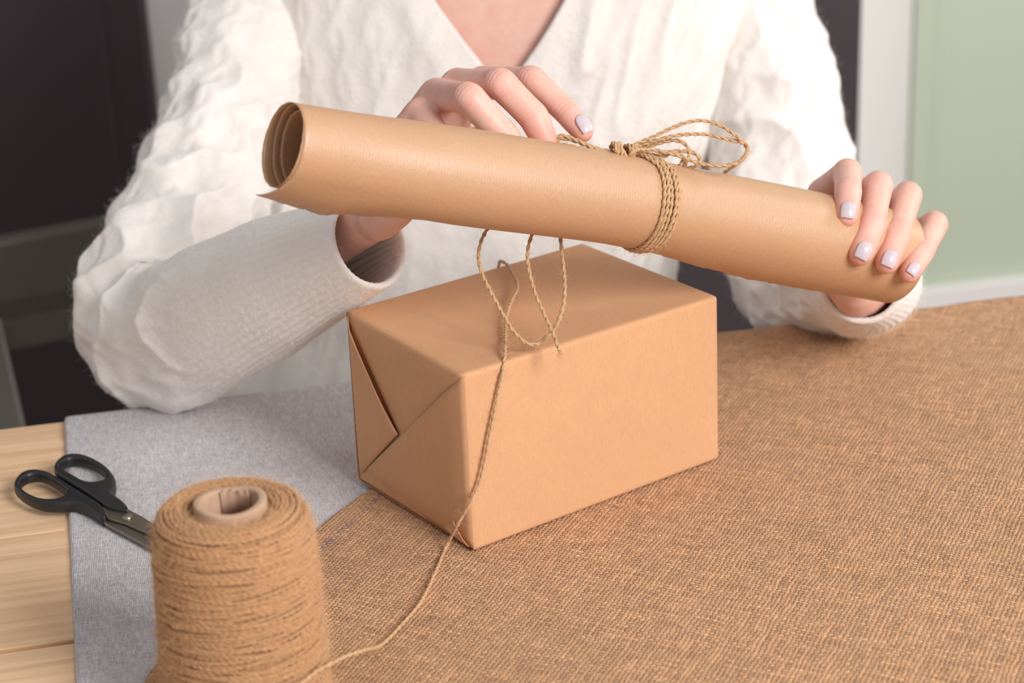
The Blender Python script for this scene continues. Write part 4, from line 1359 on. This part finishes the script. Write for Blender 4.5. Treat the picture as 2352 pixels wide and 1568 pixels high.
def nail(fing, r3px, dpt, length, width, tilt=(0, 0), short=0.0020, cw=0.55):
    """oval nail on the back of a finger's last joint; fing = its four joint points"""
    a_, b_, c_, d_ = fing
    ax = nrm(d_ - c_)
    r3 = r3px * dpt / F
    c = d_ + ax * (r3 - short - length / 2)
    o_ = c_ - (b_ + d_) / 2
    o_ = nrm(o_ - ax * (o_ @ ax))
    tc = nrm(toC - ax * (toC @ ax))
    n_ = nrm(o_ * (1 - cw) + tc * cw + RT * tilt[0] + UP * tilt[1])
    n_ = nrm(n_ - ax * (n_ @ ax)); sd = np.cross(n_, ax)
    c = c + n_ * r3 * 0.95
    U = 15; Vn = 17
    P = []
    miss = []
    hit0 = bvh.ray_cast(Vector(c + n_ * 0.03), Vector(-n_))
    if hit0[0] is not None and np.linalg.norm(np.array(hit0[0]) - c) < 0.012: c = np.array(hit0[0])
    for j in range(Vn):
        v = -1 + 2 * j / (Vn - 1)
        hw = (1 - abs(min(v, 0)) ** 3.0 * 0.45) * (1 - max(v, 0) ** 3 * 0.14)
        if j == 0: hw *= 0.72
        for i in range(U):
            u = -1 + 2 * i / (U - 1)
            vv = v + (0.10 * (1 - u * u) if v > 0 else -0.14 * (1 - u * u)) * abs(v)
            q = c + ax * vv * length / 2 + sd * u * hw * width / 2
            o_ = Vector(q + n_ * 0.03)
            hit = bvh.ray_cast(o_, Vector(-n_))
            e_ = max(abs(u), abs(v))
            lift = 0.00055 * (1 - e_ ** 8) - 0.0001 * (e_ > 0.99) 
            fb = q - n_ * ((u * hw * width / 2) ** 2 / (width * 0.95) + max(0.0, v) ** 2 * 0.0008)
            h_ = np.array(hit[0]) if hit[0] is not None else fb
            hh_ = (h_ - q) @ n_
            if hit[0] is None or hh_ < -0.0042 or hh_ > 0.003: h_ = fb; miss.append(len(P))
            P.append(h_ + n_ * lift)
    P = np.array(P)
    q_ = P - c
    uu_, vv_, hh2 = q_ @ sd, q_ @ ax, q_ @ n_
    good = np.ones(len(P), bool); good[miss] = False
    good &= (np.abs(uu_) < width * 0.40) & (np.abs(vv_) < length * 0.46)
    A_q = np.stack([np.ones_like(uu_), uu_, vv_, uu_ ** 2, vv_ ** 2, uu_ * vv_], -1)
    cf = np.linalg.lstsq(A_q[good], hh2[good], rcond=None)[0]
    e2 = np.clip(np.maximum(np.abs(uu_) / (width / 2), np.abs(vv_) / (length / 2)), 0, 1.1)
    P = P + n_ * (A_q @ cf - hh2 + 0.00012 * (1 - e2 ** 6))[:, None]
    # smooth height along n_ a little
    hgt = ((P - c) @ n_).reshape(Vn, U)
    sm_ = hgt.copy()
    for _ in range(3):
        sm_[1:-1, 1:-1] = (sm_[1:-1, 1:-1] * 2 + sm_[:-2, 1:-1] + sm_[2:, 1:-1] + sm_[1:-1, :-2] + sm_[1:-1, 2:]) / 6
    P = P + n_ * (sm_ - hgt).reshape(-1, 1)
    o = mesh_obj('fingernail', P, grid_faces(U, Vn), M['nail'], person)
    md = o.modifiers.new('thickness', 'SOLIDIFY'); md.thickness = 0.0004; md.offset = -1
    return o


nail(LHn['index'], 29, 1.0555, 0.0082, 0.0078)
nail(LHn['middle'], 30.5, 1.055, 0.0086, 0.0080)
nail(LHn['ring'], 29, 1.0625, 0.0084, 0.0076)
nail(LHn['little'], 25, 1.0705, 0.0070, 0.0062)
nail(RH['index'], 27, 1.003, 0.0092, 0.0074, (0.30, 0.15), 0.0022, 0.85)

# trousers and hair (out of the picture)
bag = Bag()
for sg in (-1, 1):
    C = catmull(np.array([[sg * 0.075, 1.44, 0.55, 0.09], [sg * 0.09, 1.25, 0.54, 0.08], [sg * 0.10, 1.02, 0.53, 0.065], [sg * 0.10, 0.96, 0.44, 0.06], [sg * 0.10, 1.0, 0.25, 0.055], [sg * 0.10, 1.02, 0.08, 0.05]]), 50)
    V, Fc = tube(C[:, :3], C[:, 3], 24); bag.add(V, Fc)
V, Fc, _ = bag.get()
mesh_obj('trousers', V, Fc, M['trousers'], person)
bag = Bag()
for C in ([(0.003, 1.400, TZ + 0.635, 0.078), (0.003, 1.440, TZ + 0.61, 0.083), (0.003, 1.475, TZ + 0.54, 0.066), (0.003, 1.492, TZ + 0.44, 0.05)],):
    C = catmull(np.array(C), 30); V, Fc = tube(C[:, :3], C[:, 3], 28); bag.add(V, Fc)
V, Fc, _ = bag.get()
mesh_obj('hair', V, Fc, M['hair'], person)


# ------------------------------------------------------------------ the sweater
def cable(x, s, pitch=0.026, period=0.062):
    """knitted cable columns across x (m) running along s (m): two crossing strands between purl gaps"""
    f = x / pitch
    k = np.floor(f); q = f - k - 0.5
    ph = 2 * math.pi * (s / period + (k % 3) * 0.37)
    a = 0.20 * np.sin(ph); w = 0.17
    hA_ = np.exp(-((q - a) / w) ** 2) * (0.8 + 0.25 * np.cos(ph))
    hB_ = np.exp(-((q + a) / w) ** 2) * (0.8 - 0.25 * np.cos(ph))
    return np.maximum(hA_, hB_)


def ridged(P, seed):
    return (1 - np.abs(vnoise(P, seed))) ** 2.2


# trunk of the sweater, slit to a V at the front
apex = at(1134, 206, 1.33)
za = apex[2] - TZ
NU, NV = 430, 236
zs = np.concatenate([np.linspace(-0.17, -0.03, 24), np.linspace(-0.025, 0.36, NV - 24)])
qq = np.linspace(0, 1, NU)
V = np.empty((NV, NU, 3)); X = np.empty((NV, NU)); Zg = np.empty((NV, NU)); TH = np.empty((NV, NU))
for j, z in enumerate(zs):
    cx_, a_, cyy, b_ = trunk_row(z)
    w = max(0.0, (z - za) * 0.60)
    gap = math.asin(min(0.9, w / a_))
    thq = -math.pi / 2 + gap + qq * (2 * math.pi - 2 * gap)
    ct_, st_ = np.cos(thq), np.sin(thq)
    V[j] = np.stack([cx_ + a_ * np.sign(ct_) * np.abs(ct_) ** 0.85, cyy + b_ * np.sign(st_) * np.abs(st_) ** 0.9, np.full(NU, TZ + z)], -1)
    X[j] = np.where(thq <= math.pi / 2, thq, thq - 2 * math.pi) * 0.135; Zg[j] = z; TH[j] = thq


def grid_normals(V, wrap=False):
    du = np.gradient(V, axis=1); dv = np.gradient(V, axis=0)
    if wrap:
        du[:, 0] = (V[:, 1] - V[:, -1]) / 2; du[:, -1] = (V[:, 0] - V[:, -2]) / 2
    return nrm(np.cross(du, dv))


for it in range(2):                              # soften the super-ellipse corners
    V[1:-1] = (V[:-2] + 2 * V[1:-1] + V[2:]) / 4
Nn = grid_normals(V)
ctr = V.mean(axis=1, keepdims=True)
if ((V - ctr) * Nn).sum() < 0: Nn = -Nn
side_r = np.exp(-((V[..., 0] - 0.10) / 0.075) ** 2)
Pf = np.stack([V[..., 0] * 46 - (V[..., 2] - TZ) * 20, (V[..., 2] - TZ) * 9 + V[..., 0] * 6, X * 0 + 0.3], -1)
Pf2 = np.stack([V[..., 0] * 30 + 3, (V[..., 2] - TZ) * 13, X * 0 + 5.3], -1)
h = 0.0014 * cable(X + 0.004 * vnoise(np.stack([X * 20, Zg * 20, X * 0], -1), 61), Zg) \
    + 0.0085 * (ridged(Pf, 62) - 0.5) * (0.25 + 0.9 * side_r) + 0.0035 * vnoise(Pf2, 63)
bulge = 0.050 * np.exp(-((V[..., 0] + 0.158) / 0.034) ** 2 - ((Zg - 0.045) / 0.040) ** 2) * (np.sin(TH) < 0.35)
V[..., 1] -= bulge
fade = np.where(Zg > za - 0.006, np.clip(np.minimum(qq, 1 - qq)[None] * 40, 0, 1), 1.0)
hem = 0.004 * np.exp(-((np.minimum(qq, 1 - qq)[None] * NU - 9) / 6.0) ** 2) * (Zg > za - 0.01) * 0.6
V = V + Nn * (h * (0.35 + 0.65 * fade) + hem)[..., None]
below = zs < za
avg_ = (V[below, 0] + V[below, -1]) / 2
V[below, 0] = avg_; V[below, -1] = avg_
sweater = mesh_obj('sweater', V.reshape(-1, 3), grid_faces(NU, NV), M['wool'], person)
bm = bmesh.new(); bm.from_mesh(sweater.data)
bm.verts.ensure_lookup_table()
seam = [bm.verts[j * NU + k] for j in range(NV) if below[j] for k in (0, NU - 1)]
bmesh.ops.remove_doubles(bm, verts=seam, dist=0.0004)
bm.to_mesh(sweater.data); bm.free()
md = sweater.modifiers.new('thickness', 'SOLIDIFY'); md.thickness = 0.004; md.offset = -1
SW_R, SW_D = [], []


def add_fuzz_pts(V, Nn, k, keep=None):
    f = V.reshape(-1, 3); g = Nn.reshape(-1, 3)
    if keep is not None:
        idx = np.where(keep.reshape(-1))[0]
    else: idx = np.arange(len(f))
    i = RNG.choice(idx, k)
    SW_R.append(f[i] + RNG.normal(0, 0.0006, (k, 3))); SW_D.append(g[i] + RNG.normal(0, 0.75, (k, 3)))


def sleeve(name, rows, lump, ref, nu=300, nv=430, rib_from=0.74, flare=0.0, seed=0, squash=1.0, ribamp=1.0):
    Q = np.array([[*at(p[0], p[1], p[2]), p[3] * p[2] / F] for p in rows])
    C = catmull(Q, nv)
    P, R = C[:, :3], C[:, 3]
    T, N, B = frames(P, ref)
    s = np.concatenate([[0], np.cumsum(np.linalg.norm(np.diff(P, axis=0), axis=1))])
    v = s / s[-1]
    th = np.linspace(0, 2 * math.pi, nu, endpoint=False)
    rad = np.cos(th)[None, :, None] * N[:, None] + np.sin(th)[None, :, None] * B[:, None]
    V = P[:, None] + rad * R[:, None, None]
    S = np.repeat(s[:, None], nu, 1); Uu = np.repeat(th[None], nv, 0)
    vv = np.repeat(v[:, None], nu, 1)
    rib = 1 / (1 + np.exp(-(vv - rib_from - 0.04 * np.sin(Uu + 0.6)) / 0.02))
    nlump = vnoise(V * 42 + seed, 71 + seed) * 0.0052 + ridged(V * np.array([24, 24, 24]) + 3 + seed, 72 + seed) * 0.009 - 0.0045
    bob = cable(Uu * 0.042 + 0.003 * vnoise(V * 30, 77), S + 0.006 * np.sin(Uu * 2), pitch=0.042 * 2 * math.pi / 10, period=0.045) * 0.0019
    lumpw = np.interp(v, lump[0], lump[1])[:, None]
    h = (1 - rib) * (bob * 0.9 + nlump * lumpw) + rib * ribamp * (0.00050 * (1 - 0.75 * np.clip((vv - 0.93) / 0.07, 0, 1)) * np.cos(Uu * 44 + 0.5 * np.sin(S * 60)) + 0.0012 * vnoise(V * 30, 75))
    V = V + rad * h[..., None]
    # cuff: turn over the lip and run back inside
    back = np.linspace(1, 0.86, 36)
    extra = [V[-1] + T[-1] * 0.0012 - rad[-1] * 0.0008, V[-1] + T[-1] * 0.0012 - rad[-1] * 0.0026, V[-1] - rad[-1] * 0.0036]
    for b in back[1:]:
        i = min(nv - 1, int(b * (nv - 1)))
        extra.append(V[i] - rad[i] * 0.0042)
    Nn = grid_normals(V, True)
    if ((V - P[:, None]) * Nn).sum() < 0: Nn = -Nn
    W_ = np.concatenate([V, np.array(extra)], 0)
    o = mesh_obj(name, W_.reshape(-1, 3), grid_faces(nu, len(W_), True), M['wool'], sweater)
    return V, Nn


SR_ROWS = [(700, -230, 1.45, 130), (645, -110, 1.425, 142), (572, 80, 1.395, 146), (514, 300, 1.345, 146), (444, 490, 1.295, 150), (362, 640, 1.25, 152), (332, 742, 1.225, 148), (390, 772, 1.200, 156), (510, 716, 1.155, 162), (640, 650, 1.115, 152), (745, 600, 1.085, 132), (846, 556, 1.058, 112)]
Vr, Nr = sleeve('sleeve', SR_ROWS, ([0, 0.3, 0.5, 0.62, 0.8, 1], [0.5, 0.8, 1.3, 1.5, 0.6, 0.3]), (0, -1, 0.2), seed=0)
SL_ROWS = [(1590, -230, 1.47, 110), (1690, -110, 1.455, 122), (1738, 60, 1.435, 130), (1778, 260, 1.41, 146), (1800, 450, 1.39, 154), (1828, 620, 1.365, 146), (1868, 668, 1.325, 138), (1930, 652, 1.265, 124), (1990, 644, 1.205, 124), (1994, 644, 1.170, 110), (1980, 644, 1.148, 100)]
Vl, Nl = sleeve('sleeve', SL_ROWS, ([0, 0.5, 1], [0.7, 0.9, 0.6]), (0, -1, 0.2), nu=280, nv=360, rib_from=0.86, seed=5, ribamp=0.45)
front = np.sin(TH) < 0.35
visz = Zg > -0.02
rad_ = V.reshape(NV, NU, 3)
add_fuzz_pts(rad_, Nn, 14000, front & visz)
add_fuzz_pts(Vr, Nr, 16000)
add_fuzz_pts(Vl, Nl, 9000)
fibres('wool_fuzz', np.vstack(SW_R), np.vstack(SW_D), 0.0042, 0.00004, M['wool_fuzz'], sweater, 5, 0.9)
